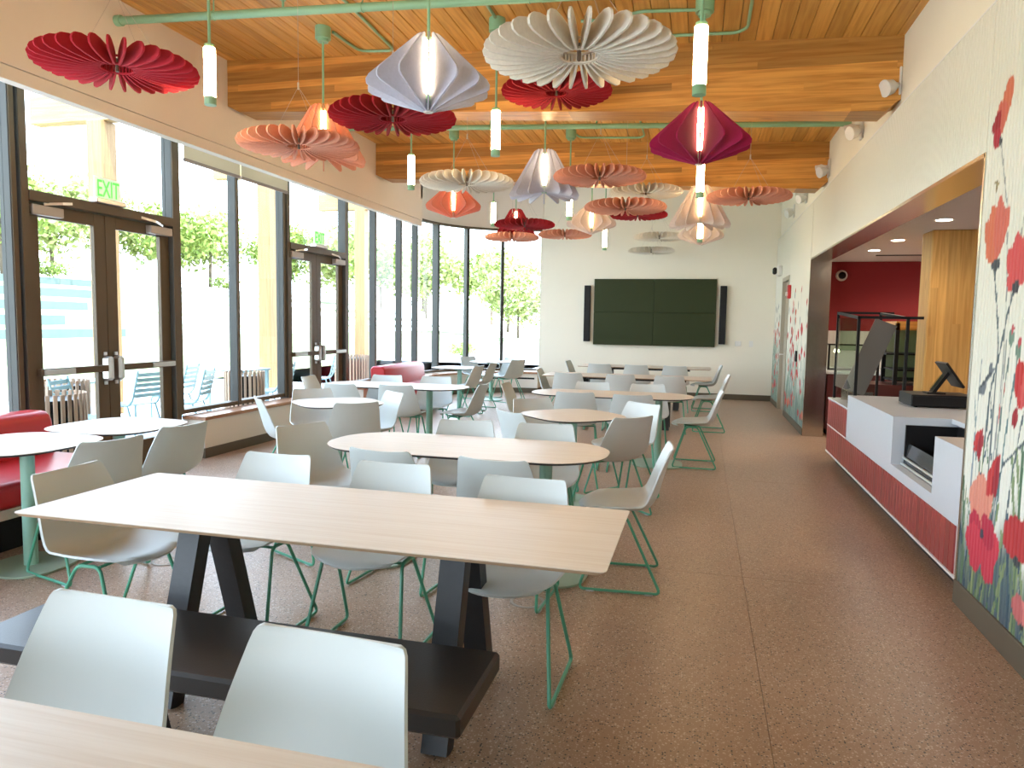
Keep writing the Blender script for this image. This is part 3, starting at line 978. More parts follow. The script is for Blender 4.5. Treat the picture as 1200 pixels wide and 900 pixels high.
# steel lining of the opening
lin = struct('trim_4', MB().box(XR - 0.004, XR + 0.26, YO - 0.02, YO + 0.022, 0.0, ZO + 0.02), M['steel'])
obj('head_lining', MB().box(XR - 0.004, XR + 0.26, YN, YO - 0.02, ZO, ZO + 0.022), M['steel'], lin)
obj('near_lining', MB().box(XR - 0.004, XR + 0.26, YN - 0.012, YN + 0.012, 0.0, ZO + 0.022), M['steel'], lin)

# door in the right wall
d3 = struct_empty('door_3')
fr = MB().box(XR - 0.012, XR + 0.15, 12.99, 13.05, 0, 2.36).box(XR - 0.012, XR + 0.15, 13.95, 14.01, 0, 2.36).box(XR - 0.012, XR + 0.15, 13.05, 13.95, 2.29, 2.36)
M['door_frame'] = mat('door_frame_paint', (0.40, 0.36, 0.28), 0.5)
obj('door_frame', fr, M['door_frame'], d3)
lf = obj('door_leaf', MB().box(XR + 0.05, XR + 0.095, 13.053, 13.947, 0.008, 2.287), M['door_frame'], d3)
obj('door_handle', MB().box(XR - 0.01, XR + 0.05, 13.86, 13.88, 0.99, 1.01).box(XR - 0.02, XR - 0.005, 13.76, 13.88, 0.99, 1.01), M['chrome'], lf)

# ------------------------------------------------------------------ serving niche
YK = 12.1
nk = struct('wall_kitchen', MB().box(XR + 0.25, 4.6, YK, YK + 0.1, 1.45, 2.6), M['red_wall'])
tl = MB().box(XR + 0.25, 4.6, YK + 0.006, YK + 0.1, 0, 1.45)
obj('tile_backing', tl, M['grout'], nk)
tiles = MB()
tw, th = 0.060, 0.20
x = XR + 0.26
while x < 3.6:
    for r_ in range(4):
        z1 = 1.447 - r_ * (th + 0.004)
        tiles.box(x, x + tw, YK, YK + 0.012, z1 - th, z1)
    x += tw + 0.004
to = obj('wall_tiles', tiles, M['ceramic'], nk); to['kind'] = 'stuff'
struct('wall_kitchen_side', MB().box(4.5, 4.6, Y0 + 2, YK, 0, 2.6), M['red_wall'])
struct('wall_kitchen_front', MB().box(XR + 0.25, 4.6, 1.4, 1.5, 0, 2.6), M['white'])
kc = struct('ceiling_kitchen', MB().box(XR + 0.25, 4.6, 1.4, YK + 0.1, 2.5, 2.62), M['ceil_white'])
obj('access_strip', MB().box(2.3, 2.9, 11.0, 11.04, 2.488, 2.5), M['black'], kc)
for i, (x, y) in enumerate(((2.12, 7.51), (2.13, 9.16), (2.13, 10.32), (3.2, 5.4), (3.5, 10.9))):  # the last two are unseen, added to brighten the serving room
    lab = ('recessed downlight over the counter, the one nearest the camera', 'recessed downlight over the counter, middle one of the visible row',
           'recessed downlight over the counter, the one farthest from the camera', 'added unseen downlight deep in the serving room, nearer one', 'added unseen downlight deep in the serving room, farther one')[i]
    t = thing('downlight', lab, 'light', (x, y, 2.5), 0, 'downlights over the serving counter')
    obj('trim_ring', MB().cyl(0, 0, -0.006, 0.0, 0.085, 24), M['white'], t)
    obj('lens', MB().cyl(0, 0, -0.009, -0.006, 0.066, 24), M['down'], t)
    ld = bpy.data.lights.new('downlight_lamp', 'SPOT')
    ld.energy = 26 if i < 3 else 90; ld.color = (1.0, 0.86, 0.68); ld.spot_size = 2.9; ld.spot_blend = 0.9; ld.shadow_soft_size = 0.2
    lo = bpy.data.objects.new('downlight_lamp', ld); COL.objects.link(lo)
    lo.parent = t; lo.location = (0, 0, -0.02)

# timber column behind the counter
o = obj('timber_column', MB().bbox(2.24, 2.66, 8.28, 8.62, 0, 2.5, 0.012), M['post'])
tag(o, 'square glued timber column rising behind the serving counter', 'column')

# security camera on the red wall
t = thing('security_camera', 'white round security camera on the dark red wall', 'camera', (2.06, YK, 2.29))
obj('mount', MB().add(*[(lambda n=20: ([(0.085 * math.cos(2 * PI * i / n), -0.0, 0.085 * math.sin(2 * PI * i / n)) for i in range(n)] + [(0.075 * math.cos(2 * PI * i / n), -0.05, 0.075 * math.sin(2 * PI * i / n)) for i in range(n)],
                     [(i, (i + 1) % n, n + (i + 1) % n, n + i) for i in range(n)] + [tuple(range(n, 2 * n))]))()][0]), M['white_plastic'], t, smooth=True)
def hemi(r, n=16, m=6):
    vs, fs = [], []
    for j in range(m + 1):
        a = PI / 2 * j / m
        for i in range(n):
            b = 2 * PI * i / n
            vs.append((r * math.cos(a) * math.cos(b), -r * math.sin(a), r * math.cos(a) * math.sin(b)))
    for j in range(m):
        for i in range(n):
            fs.append((j * n + i, j * n + (i + 1) % n, (j + 1) * n + (i + 1) % n, (j + 1) * n + i))
    return vs, fs
obj('dome', MB().add(*hemi(0.055)), M['black'], t, smooth=True, loc=(0, -0.05, 0))

# --- the counter
CX1 = 2.22
ct = thing('serving_counter', 'red tiled and white stone serving counter set in the wall opening', 'counter')
cb = MB()
cb.box(XR + 0.10, CX1 - 0.06, YN + 0.015, 8.66, 0, 0.12)
obj('toe_kick', cb, M['black'], ct)
body = MB()
body.box(XR + 0.014, CX1, YN + 0.015, 8.69, 0.12, 0.415)
body.box(XR + 0.014, CX1, 7.62, 8.69, 0.415, 0.70)
body.box(1.86, CX1, 4.42, 7.60, 0.415, 0.80)
obj('carcass', body, M['maroon'], ct)
obj('bottom_trim', MB().box(XR - 0.006, XR + 0.014, YN + 0.013, 8.70, 0.118, 0.133), M['white'], ct)
obj('tile_cap', MB().box(XR - 0.006, CX1, 7.60, 8.705, 0.704, 0.722), M['quartz'], ct)
obj('tile_joint', MB().box(XR - 0.002, XR + 0.014, 7.60, 8.70, 0.414, 0.424), M['white'], ct)
obj('grout_bed', MB().box(XR + 0.006, XR + 0.014, YN + 0.014, 8.69, 0.133, 0.414).box(XR + 0.006, XR + 0.014, 7.60, 8.69, 0.424, 0.704), M['grout'], ct)
tile_p = 0.0815
tm1 = MB().bbox(-0.008, 0.006, 0.003, tile_p - 0.003, 0.0, 0.277, 0.003).mesh('tile', M['red_tile'])
n_t = int((8.69 - YN - 0.014) / tile_p)
for k in range(n_t):
    link('tile', tm1, ct, (XR + 0.006, 8.69 - (k + 1) * tile_p, 0.135))
    if 8.69 - (k + 1) * tile_p > 7.60:
        link('tile', tm1, ct, (XR + 0.006, 8.69 - (k + 1) * tile_p, 0.425))
# white stone front with the cut-out for the chilled case
q = MB()
q.box(XR - 0.004, XR + 0.03, 5.885, 7.60, 0.415, 0.815)
q.box(XR - 0.004, XR + 0.03, 4.895, 5.885, 0.415, 0.490)
q.box(XR - 0.004, XR + 0.03, YN + 0.014, 4.895, 0.415, 0.815)
q.box(XR + 0.03, 1.86, 5.885, 5.915, 0.49, 0.815)
q.box(XR + 0.03, 1.86, 4.865, 4.895, 0.49, 0.815)
obj('stone_front', q, M['quartz'], ct)
obj('stone_ledge', MB().box(XR - 0.003, 1.86, 4.895, 5.885, 0.47, 0.492), M['quartz'], ct)
top = [(XR - 0.004, 7.60), (XR - 0.004, 5.885), (1.80, 5.885), (1.80, 4.895), (XR - 0.004, 4.895), (XR - 0.004, YN + 0.014), (CX1, YN + 0.014), (CX1, 7.60)]
obj('worktop', MB().prism(top, 'Z', 0.815, 0.848), M['quartz'], ct)

# chilled grab-and-go case in the cut-out
t = thing('chilled_case', 'black open chilled case set into the white counter front', 'fridge', (XR + 0.045, 5.39, 0.493))
obj('tub', MB().box(0.03, 0.385, -0.47, -0.45, 0, 0.30).box(0.03, 0.385, 0.45, 0.47, 0, 0.30).box(0.365, 0.385, -0.45, 0.45, 0, 0.30).box(0.03, 0.365, -0.45, 0.45, 0, 0.02), M['black'], t)
obj('front_glass', MB().add([(0.03, -0.45, 0.02), (0.03, 0.45, 0.02), (0.055, 0.45, 0.165), (0.055, -0.45, 0.165), (0.036, -0.45, 0.02), (0.036, 0.45, 0.02), (0.061, 0.45, 0.165), (0.061, -0.45, 0.165)],
                        [(0, 1, 2, 3), (7, 6, 5, 4), (0, 4, 5, 1), (1, 5, 6, 2), (2, 6, 7, 3), (3, 7, 4, 0)]), M['case_front'], t)
obj('rail', MB().tube([(0.022, -0.46, 0.060), (0.022, 0.46, 0.060)], 0.010, 8), M['chrome'], t, smooth=True)
obj('rail', MB().tube([(0.015, -0.46, 0.015), (0.015, 0.46, 0.015)], 0.010, 8), M['chrome'], t, smooth=True)
obj('divider', MB().box(0.062, 0.33, -0.004, 0.004, 0.02, 0.13), M['black'], t)

# till on the counter
t = thing('till', 'black till drawer with tilted touch screen on the white counter', 'till', (1.96, 6.84, 0.85), 0.0)
obj('drawer', MB().box(-0.24, 0.24, -0.20, 0.20, 0.008, 0.105, bev=0.006).box(-0.235, 0.235, -0.205, -0.198, 0.016, 0.092), M['black'], t)
obj('feet', MB().cyl(-0.2, -0.17, 0, 0.01, 0.015, 10).cyl(0.2, -0.17, 0, 0.01, 0.015, 10).cyl(-0.2, 0.17, 0, 0.01, 0.015, 10).cyl(0.2, 0.17, 0, 0.01, 0.015, 10), M['black'], t)
sc_ = obj('screen_stand', MB().beam((-0.04, 0, 0.105), (0.08, 0.0, 0.30), 0.10, 0.025, Vector((0, 1, 0))).box(-0.09, 0.05, -0.07, 0.07, 0.105, 0.117), M['black'], t)
obj('touch_screen', MB().beam((0.02, 0, 0.37), (0.16, 0, 0.17), 0.30, 0.018, Vector((0, 1, 0))), M['black'], t)
obj('status_display', MB().beam((-0.045, 0, 0.14), (0.03, 0.0, 0.262), 0.07, 0.006, Vector((0, 1, 0))), M['case_glass'], t)

# glazed food guard at the far end of the counter
t = thing('food_guard', 'black framed glass food guard on the far end of the counter', 'display', (0, 0, 0))
r_ = 0.014
def bar(a, b): return MB().beam(a, b, 0.026, 0.026, Vector((0, 1, 0)) if abs(a[1] - b[1]) < 1e-6 else Vector((1, 0, 0)))
for (y, z0, z1) in ((8.66, 0.722, 1.66), (7.57, 0.848, 1.60)):
    obj('post', bar((1.465, y, z0), (1.465, y, z1)), M['black'], t)
    obj('top_rail', bar((1.452, y, z1), (2.02, y, z1 - 0.0)), M['black'], t)
    obj('post', bar((1.89, y, z0 if y > 8 else 0.848), (1.89, y, z1)), M['black'], t)
obj('side_rail', bar((1.465, 8.66, 1.655), (1.465, 7.57, 1.595)), M['black'], t)
obj('side_rail', bar((1.89, 8.66, 1.655), (1.89, 7.57, 1.595)), M['black'], t)
obj('guard_glass', MB().box(1.459, 1.467, 7.59, 8.64, 0.86, 1.60), M['case_glass'], t)
obj('guard_glass', MB().box(1.49, 1.87, 8.655, 8.663, 0.76, 1.63), M['case_glass'], t)
obj('slanted_panel', MB().beam((1.52, 7.95, 0.85), (1.80, 8.0, 1.56), 0.21, 0.014, Vector((0.9, -0.1, -0.35))), M['smoke_glass'], t)
obj('low_divider', MB().box(1.50, 1.74, 8.10, 8.115, 0.722, 0.84).box(1.50, 1.74, 8.45, 8.465, 0.722, 0.84), M['steel'], t)
# shelved pastry case behind
t = thing('pastry_case', 'lit glass pastry case with dark shelves left of the timber column', 'display', (2.15, 9.3, 0.0))
obj('base_cabinet', MB().box(-0.30, 0.9, -0.3, 0.3, 0, 0.86), M['maroon'], t)
obj('frame', MB().box(-0.02, 0.02, -0.3, -0.26, 0.86, 1.56).box(0.86, 0.9, -0.3, -0.26, 0.86, 1.56).box(-0.02, 0.02, 0.26, 0.3, 0.86, 1.56).box(0.86, 0.9, 0.26, 0.3, 0.86, 1.56), M['black'], t)
obj('canopy', MB().box(-0.02, 0.9, -0.3, 0.3, 1.48, 1.58), M['glulam'], t)
for z in (0.90, 1.02, 1.20):
    obj('shelf', MB().box(-0.10 if z > 1.1 else 0.0, 0.88, -0.28, 0.26, z, z + 0.018), M['black'], t)
M['olive'] = mat('olive_reflection', (0.30, 0.34, 0.20), 0.35, metal=0.3, noise=0.15)  # olive reflections in the case glass, put into the panel colour
obj('back_panel', MB().box(0.02, 0.86, 0.262, 0.27, 0.88, 1.48), M['olive'], t)
obj('case_glass', MB().box(0.02, 0.86, -0.284, -0.278, 0.88, 1.48), M['case_glass'], t)
# back counter
t = thing('back_counter', 'maroon cabinet with white top along the tiled wall', 'cabinet', (0, 0, 0))
obj('cabinet', MB().box(1.72, 2.7, 10.75, YK - 0.01, 0.09, 0.86), M['maroon'], t)
obj('plinth', MB().box(1.76, 2.66, 10.80, YK - 0.01, 0, 0.09), M['black'], t)
obj('worktop', MB().box(1.69, 2.73, 10.72, YK - 0.005, 0.86, 0.895, bev=0.003), M['quartz'], t)
t = thing('heated_shelf', 'low black framed warming box with a small lamp on back counter', 'display', (1.78, 11.1, 0.897))
obj('frame', bar((0, 0, 0), (0, 0, 0.36)).beam((0, 0, 0.36), (0.55, 0, 0.36), 0.022, 0.022, Vector((0, 1, 0))).beam((0.55, 0, 0), (0.55, 0, 0.36), 0.022, 0.022, Vector((0, 1, 0))).beam((0, 0, 0.012), (0.55, 0, 0.012), 0.022, 0.022, Vector((0, 1, 0)))
    .beam((0.55, 0.3, 0), (0.55, 0.3, 0.36), 0.022, 0.022, Vector((0, 1, 0))).beam((0, 0.3, 0), (0, 0.3, 0.36), 0.022, 0.022, Vector((0, 1, 0))).beam((0, 0, 0.36), (0, 0.3, 0.36), 0.022, 0.022, Vector((1, 0, 0))).beam((0.55, 0, 0.36), (0.55, 0.3, 0.36), 0.022, 0.022, Vector((1, 0, 0))), M['black'], t)
obj('lamp', MB().cyl(0.12, 0.12, 0.25, 0.29, 0.04, 14, 0.03), M['down'], t)
obj('glass', MB().box(0.015, 0.535, -0.003, 0.003, 0.02, 0.35), M['case_glass'], t)

# ------------------------------------------------------------------ far wall fittings
t = thing('video_wall', 'large dark four panel video screen on the far wall', 'screen', (-0.945, YF, 1.06))
obj('backing', MB().box(-1.22, 1.22, -0.05, -0.002, 0.02, 1.34), M['black'], t)
for i in (0, 1):
    for j in (0, 1):
        x0 = -1.235 + i * 1.236; z0 = j * 0.684
        obj('screen_panel', MB().bbox(x0, x0 + 1.233, -0.085, -0.05, z0, z0 + 0.681, 0.004), M['screen'], t)
for (x, lab) in ((-2.32, 'tall slim black speaker left of the video screen'), (0.425, 'tall slim black speaker right of the video screen')):
    t = thing('column_speaker', lab, 'speaker', (x, YF, 1.12), 0, 'slim speakers beside the screen')
    obj('cabinet', MB().box(-0.065, 0.065, -0.10, -0.004, 0, 1.17, bev=0.006), M['black'], t)
    obj('grille', MB().box(-0.055, 0.055, -0.106, -0.100, 0.02, 1.15), M['speaker'], t)
o = obj('thermostat', MB().box(0.685, 0.80, YF - 0.022, YF - 0.001, 1.09, 1.19, bev=0.004), M['white_plastic']); tag(o, 'small white control box right of the screen, the larger one', 'switch')
o = obj('wall_switch', MB().box(0.955, 1.03, YF - 0.012, YF - 0.001, 1.08, 1.20, bev=0.002), M['white_plastic']); tag(o, 'narrow white wall plate nearest the far right corner', 'switch')
t = thing('wall_horn', 'white and black corner speaker high by the door at far right', 'speaker', (XR - 0.002, 14.3, 2.52))
obj('mount', MB().box(-0.09, 0, -0.09, 0.09, -0.10, 0.10, bev=0.02), M['white_plastic'], t)
obj('horn', MB().box(-0.16, -0.09, -0.06, 0.06, -0.065, 0.06, bev=0.02), M['black'], t)
t = thing('fire_alarm', 'small red fire alarm box on the wall beside the far door', 'alarm', (XR - 0.001, 12.78, 1.96))
obj('body', MB().box(-0.05, 0, -0.07, 0.07, 0, 0.22, bev=0.008), M['red_box'], t)
obj('strobe', MB().box(-0.075, -0.05, -0.05, 0.05, 0.04, 0.11, bev=0.008), M['white_plastic'], t)
o = obj('card_reader', MB().box(XR - 0.025, XR - 0.001, 11.55, 11.67, 0.98, 1.14, bev=0.004), M['black']); tag(o, 'small black plate on the poppy wall near the far door', 'switch')

# twin floodlights above the ledge of the right wall
for i, (y, lab) in enumerate(((6.5, 'white twin flood lamp above the ledge, nearest one beside the near beam'), (7.88, 'white twin flood lamp above the ledge between the two beams'),
                              (9.75, 'white twin flood lamp above the ledge beside the far beam'), (11.7, 'white twin flood lamp above the ledge beyond the far beam'),
                              (13.2, 'white twin flood lamp above the ledge near the far corner'))):
    t = thing('flood_lamp', lab, 'light', (XR + 0.044, y, 3.44), 0, 'flood lamps above the ledge')
    obj('bracket', MB().box(-0.02, 0, -0.06, 0.06, -0.11, 0.11, bev=0.008), M['white_plastic'], t)
    for s in (-1, 1):
        p0 = Vector((-0.02, s * 0.04, s * 0.03)); dirv = Vector((-0.75, s * 0.35, -0.25)).normalized()
        vs, fs = [], []
        n = 16
        bs = dirv.orthogonal().normalized(); cs = dirv.cross(bs)
        prof = [(0.0, 0.018), (0.03, 0.03), (0.06, 0.055), (0.11, 0.062), (0.125, 0.068), (0.13, 0.066)]
        for (d, r) in prof:
            for i_ in range(n):
                a = 2 * PI * i_ / n
                vs.append(p0 + dirv * d + bs * (r * math.cos(a)) + cs * (r * math.sin(a)))
        for j in range(len(prof) - 1):
            for i_ in range(n):
                fs.append((j * n + i_, j * n + (i_ + 1) % n, (j + 1) * n + (i_ + 1) % n, (j + 1) * n + i_))
        fs.append(tuple((len(prof) - 1) * n + i_ for i_ in range(n)))
        obj('lamp_head', MB().add(vs, fs), M['white_plastic'], t, smooth=True)

# ------------------------------------------------------------------ sprinkler pipes and conduits
def pipe(y, x0, x1, r, lab):
    t = thing('sprinkler_pipe', lab, 'pipe', (0, 0, 0), 0, 'green pipes below the ceiling')
    def z(x): return zc(x) - 0.175
    obj('pipe', MB().tube([(x0, y, z(x0)), (x1, y, z(x1))], r, 14), M['green_pipe'], t, smooth=True)
    obj('collar', MB().tube([(x0, y, z(x0)), (x0 + 0.05, y, z(x0 + 0.05))], r * 1.35, 14), M['green_pipe'], t, smooth=True)
    for x in np.arange(x0 + 0.9, x1 - 0.2, 1.25):
        obj('hanger', MB().tube([(x, y, z(x) + r), (x, y, zc(x))], 0.006, 6).tube([(x, y + (r + .003) * math.cos(a), z(x) + (r + .003) * math.sin(a)) for a in np.linspace(0, 2 * PI, 13)[:-1]], 0.004, 6, True), M['green_pipe'], t, smooth=True)
    for x in np.arange(x0 + 1.5, x1 - 0.5, 1.9):
        obj('sprinkler_head', MB().cyl(x, y, z(x) + r, z(x) + r + 0.05, 0.010, 8).cyl(x, y, z(x) + r + 0.05, z(x) + r + 0.055, 0.022, 10), M['green_pipe'], t)
pipe(5.04, XB, 1.2, 0.031, 'thick green sprinkler pipe in front of the nearer beam')
pipe(8.36, XB, XR + 0.02, 0.029, 'thick green sprinkler pipe between the two beams')
def conduit(pts, lab):
    P = [(x, y, zc(x) - 0.014) for x, y in pts]
    o = obj('conduit', MB().tube(round_path(P, 0.09, 5), 0.0125, 8), M['green_pipe'], None, smooth=True)
    tag(o, lab, 'pipe', 'thin green conduits on the ceiling')
conduit([(-3.15, 5.86), (-3.12, 6.31), (-2.78, 6.33), (-2.74, 5.38), (-2.74, 4.6)], 'thin green conduit looping right of the salmon bell pendant')
conduit([(-1.66, 5.72), (-1.66, 5.1)], 'thin green conduit behind the big ivory disc')
conduit([(-0.10, 5.76), (-0.56, 5.74), (-0.66, 5.86), (-1.0, 5.87)], 'thin green conduit running left of the magenta pendant canopy')
conduit([(-0.55, 6.24), (0.20, 6.23), (0.27, 6.13), (0.27, 4.8)], 'thin green conduit bending right of the magenta pendant canopy')
conduit([(-1.63, 9.33), (-1.60, 9.53), (-0.83, 9.55), (-0.77, 9.45), (-0.77, 8.45)], 'thin green conduit near the far green pipe')

# ------------------------------------------------------------------ pendants
FD = 0.0105
def disc_fin_mesh(matk):
    poly = [(0.098, -0.020), (0.100, 0.032), (0.118, 0.048), (0.18, 0.058), (0.28, 0.061), (0.36, 0.055), (0.41, 0.042), (0.438, 0.022), (0.447, 0.002), (0.440, -0.018), (0.41, -0.031), (0.33, -0.038), (0.2, -0.036)]
    return MB().prism(poly, 'Y', -FD / 2, FD / 2).mesh('fin', M[matk])
def ring_mesh(matk):
    mb = MB(); n = 36
    for (z0, z1, r0, r1) in ((-0.014, -0.006, 0.086, 0.108), (0.030, 0.038, 0.086, 0.108)):
        vs = []
        for (r, z) in ((r0, z0), (r1, z0), (r1, z1), (r0, z1)):
            vs += [(r * math.cos(2 * PI * i / n), r * math.sin(2 * PI * i / n), z) for i in range(n)]
        fs = [(k * n + i, k * n + (i + 1) % n, ((k + 1) % 4) * n + (i + 1) % n, ((k + 1) % 4) * n + i) for k in range(4) for i in range(n)]
        mb.add(vs, fs)
    return mb.mesh('hub_ring', M[matk])
cable_cache = {}
disc_proto = {}
NF = 32
def disc(x, y, z, colk, lab, scale=1.0, tilt=(0, 0)):
    mk = 'felt_' + colk
    if mk not in disc_proto:
        disc_proto[mk] = (disc_fin_mesh(mk), ring_mesh(mk))
    fin, ring = disc_proto[mk]
    t = thing('felt_disc', lab, 'baffle', (x, y, z), 0, 'hanging felt discs')
    t.rotation_euler = (tilt[0], tilt[1], math.atan2(-x, y))
    for k in range(NF):
        o = link('fin', fin, t); o.rotation_euler = (0, 0, 2 * PI * (k + 0.5) / NF + PI / 2)
    link('hub_ring', ring, t)
    obj('spindle', MB().cyl(0, 0, -0.03, 0.045, 0.010, 8).tube([(-0.1, 0, 0.043), (0.1, 0, 0.043)], 0.005, 6), M['dark_hub'], t)
    ztop = (zc(x) if y < 10.1 else 4.55) - z
    wires = MB().tube([(0, 0, ztop), (0, 0, 0.42)], 0.0016, 4)
    for a in (PI / 2 + 0.9, -PI / 2 + 0.9, 0.9):
        wires.tube([(0, 0, 0.42), (0.24 * math.cos(a), 0.24 * math.sin(a), 0.09)], 0.0013, 4)
    w = obj('hanging_wires', wires, M['wire'], t)
    obj('wire_gripper', MB().cyl(0, 0, 0.40, 0.45, 0.007, 8), M['chrome'], t)
    return t

LIT, CAP = 0.305, 0.05
def pendant(x, y, ztop, lab, shade=None, colk=None, canopy=True):
    """tube lamp on a green stem; ztop = top of the glowing tube (world z)"""
    t = thing('pendant_lamp' if shade is None else 'felt_pendant', lab, 'lamp', (x, y, ztop), 0, 'bare tube pendants' if shade is None else 'felt shaded pendants')
    zt = (zc(x) if y < 10.1 else 4.55) - ztop
    R = 0.036
    obj('lamp_tube', MB().cyl(0, 0, -LIT, 0, R, 20), M['tube'], t, smooth=True)
    obj('end_cap', MB().cyl(0, 0, -LIT - CAP, -LIT, R + 0.001, 20), M['green_pipe'], t, smooth=True)
    obj('socket', MB().cyl(0, 0, 0, 0.022, R - 0.004, 20).cyl(0, 0, 0.022, 0.03, 0.015, 12), M['green_pipe'], t, smooth=True)
    obj('stem', MB().cyl(0, 0, 0.02, zt - 0.09, 0.0095, 10), M['green_pipe'], t, smooth=True)
    obj('canopy', MB().cyl(0, 0, zt - 0.10, zt, 0.066, 24).cyl(0, 0, zt - 0.125, zt - 0.10, 0.045, 24), M['green_pipe'], t, smooth=True)
    if shade:
        sh = bpy.data.objects.new('shade', None); COL.objects.link(sh); sh.parent = t
        if shade == 'diamond':
            poly = [(0.052, 0.035), (0.064, 0.040), (0.082, 0.028), (0.352, -0.222), (0.367, -0.248), (0.364, -0.276), (0.342, -0.292), (0.030, -0.398), (0.022, -0.390), (0.034, -0.345), (0.055, -0.28), (0.062, -0.15)]
            n = 14
        else:
            poly = [(0.052, 0.045), (0.085, 0.050), (0.112, 0.030), (0.350, -0.385), (0.362, -0.412), (0.352, -0.432), (0.33, -0.438), (0.030, -0.375), (0.022, -0.362), (0.034, -0.34), (0.055, -0.28), (0.062, -0.15)]
            n = 14
        key = (shade, colk)
        if key not in disc_proto:
            disc_proto[key] = MB().prism(poly, 'Y', -FD / 2, FD / 2).mesh('fin', M['felt_' + colk])
        for k in range(n):
            o = link('fin', disc_proto[key], sh); o.rotation_euler = (0, 0, 2 * PI * k / n - PI / 2 + math.atan2(-x, y))
        obj('tip', MB().cyl(0, 0, -0.402 if shade == 'diamond' else -0.38, -LIT - CAP, 0.028, 14), M['white_plastic'] if shade == 'diamond' else M['green_pipe'], sh)
    # the lamp's own light
    return t
XA, XBb, XCc = -3.14, -1.645, -0.055
pendant(-3.10, 4.15, 3.21, 'bare glowing tube pendant at upper left beside the nearest red disc')
pendant(-1.61, 4.15, 3.13, 'lavender felt diamond pendant hanging at top centre', 'diamond', 'lavender')
pendant(XCc, 4.15, 3.09, 'bare glowing tube pendant right above the magenta pendant')
pendant(-3.20, 5.78, 3.27, 'salmon felt bell pendant behind the near salmon disc', 'bell', 'salmon')
pendant(-1.66, 5.78, 3.19, 'bare glowing tube pendant below the large ivory disc')
pendant(XCc, 5.60, 3.07, 'magenta felt diamond pendant at upper right', 'diamond', 'magenta')
pendant(-3.06, 7.40, 3.25, 'bare glowing tube pendant below the left end of the crimson disc')
pendant(-1.60, 7.40, 3.20, 'lavender felt bell pendant in the middle of the room', 'bell', 'lavender')
pendant(XCc, 7.40, 3.09, 'bare glowing tube pendant directly below the magenta pendant')
pendant(-3.20, 9.18, 3.25, 'coral felt diamond pendant below a pale disc at centre left', 'diamond', 'coral')
pendant(-1.66, 9.20, 3.15, 'bare glowing tube pendant right of the lavender bell pendant')
pendant(XCc, 8.95, 3.08, 'blush felt bell pendant at centre right, larger of two stacked', 'bell', 'blush')
pendant(-3.12, 10.8, 3.30, 'bare glowing tube pendant in front of the curved wall')
pendant(-1.60, 10.7, 3.20, 'blush felt diamond pendant under salmon discs at centre', 'diamond', 'blush')
pendant(XCc, 10.7, 3.02, 'bare glowing tube pendant within the stacked blush pendants')
pendant(-3.20, 12.5, 3.42, 'crimson felt bell pendant near the curved corner window', 'bell', 'crimson')
pendant(-1.62, 12.4, 3.09, 'bare glowing tube pendant close above the video screen')
pendant(-0.05, 12.1, 3.17, 'blush felt diamond pendant, lower of two stacked before the far wall', 'diamond', 'blush')

disc(-3.36, 3.66, 2.95, 'red', 'big red felt disc at upper left, nearest the doors')
disc(-2.95, 4.96, 2.79, 'salmon', 'salmon felt disc hanging before the salmon bell pendant')
disc(-2.15, 4.86, 2.92, 'crimson', 'crimson felt disc left of centre under the lavender diamond pendant')
disc(-0.59, 3.43, 2.74, 'ivory', 'large ivory felt disc at top centre, nearest the camera')
disc(-1.19, 5.90, 3.35, 'crimson', 'crimson felt disc mostly hidden behind the large ivory disc')
disc(-2.18, 6.63, 2.80, 'ivory', 'ivory felt disc over the coral diamond pendant')
disc(-0.99, 7.08, 2.90, 'salmon', 'salmon felt disc just right of the lavender bell pendant')
disc(-0.71, 9.18, 3.11, 'ivory', 'ivory felt disc between two salmon discs right of centre')
disc(-0.84, 8.07, 2.76, 'salmon', 'salmon felt disc above the blush diamond pendant')
disc(-0.98, 11.25, 3.14, 'crimson', 'small crimson felt disc behind a salmon disc right of centre')
disc(0.45, 8.33, 2.88, 'salmon', 'salmon felt disc at far right beside the beam end')
disc(-2.55, 10.48, 2.92, 'crimson', 'crimson felt disc before the crimson bell pendant')
disc(-3.03, 11.6, 2.87, 'salmon', 'salmon felt disc in front of the curved window, leftmost far one')
disc(-2.23, 12.0, 2.95, 'salmon', 'salmon felt disc left above the video screen')
disc(-0.74, 12.85, 2.99, 'ivory', 'small ivory felt disc above the screen, upper of two')
disc(-0.97, 14.3, 2.90, 'ivory', 'small ivory felt disc just above the screen, lower of two')
disc(-3.93, 2.80, 3.13, 'magenta', 'magenta felt disc whose edge shows at the top left corner')

# ------------------------------------------------------------------ tables
def outline_rect(a, b, r=0.0, n=6):
    pts = []
    for (sx, sy, a0) in ((1, 1, 0), (-1, 1, 90), (-1, -1, 180), (1, -1, 270)):
        if r <= 0:
            pts.append((sx * a, sy * b)); continue
        for k in range(n + 1):
            t = math.radians(a0 + 90 * k / n)
            pts.append((sx * (a - r) + r * math.cos(t), sy * (b - r) + r * math.sin(t)))
    return pts
def outline_super(a, b, e, n=48):
    pts = []
    for i in range(n):
        t = 2 * PI * i / n
        c, s = math.cos(t), math.sin(t)
        pts.append((a * math.copysign(abs(c) ** (2 / e), c), b * math.copysign(abs(s) ** (2 / e), s)))
    return pts
def outline_boat(a, b, n=14):
    """long sides almost straight, ends egg-rounded"""
    pts = []
    for k in range(n * 4):
        t = 2 * PI * k / (n * 4)
        c, s = math.cos(t), math.sin(t)
        y = b * math.copysign(abs(s) ** 0.72, s)
        x = (a - 0.44) * math.copysign(min(1, abs(c) * 1.6) ** 1.0, c) if False else a * math.copysign(abs(c) ** 0.42, c)
        pts.append((x, y))
    return pts
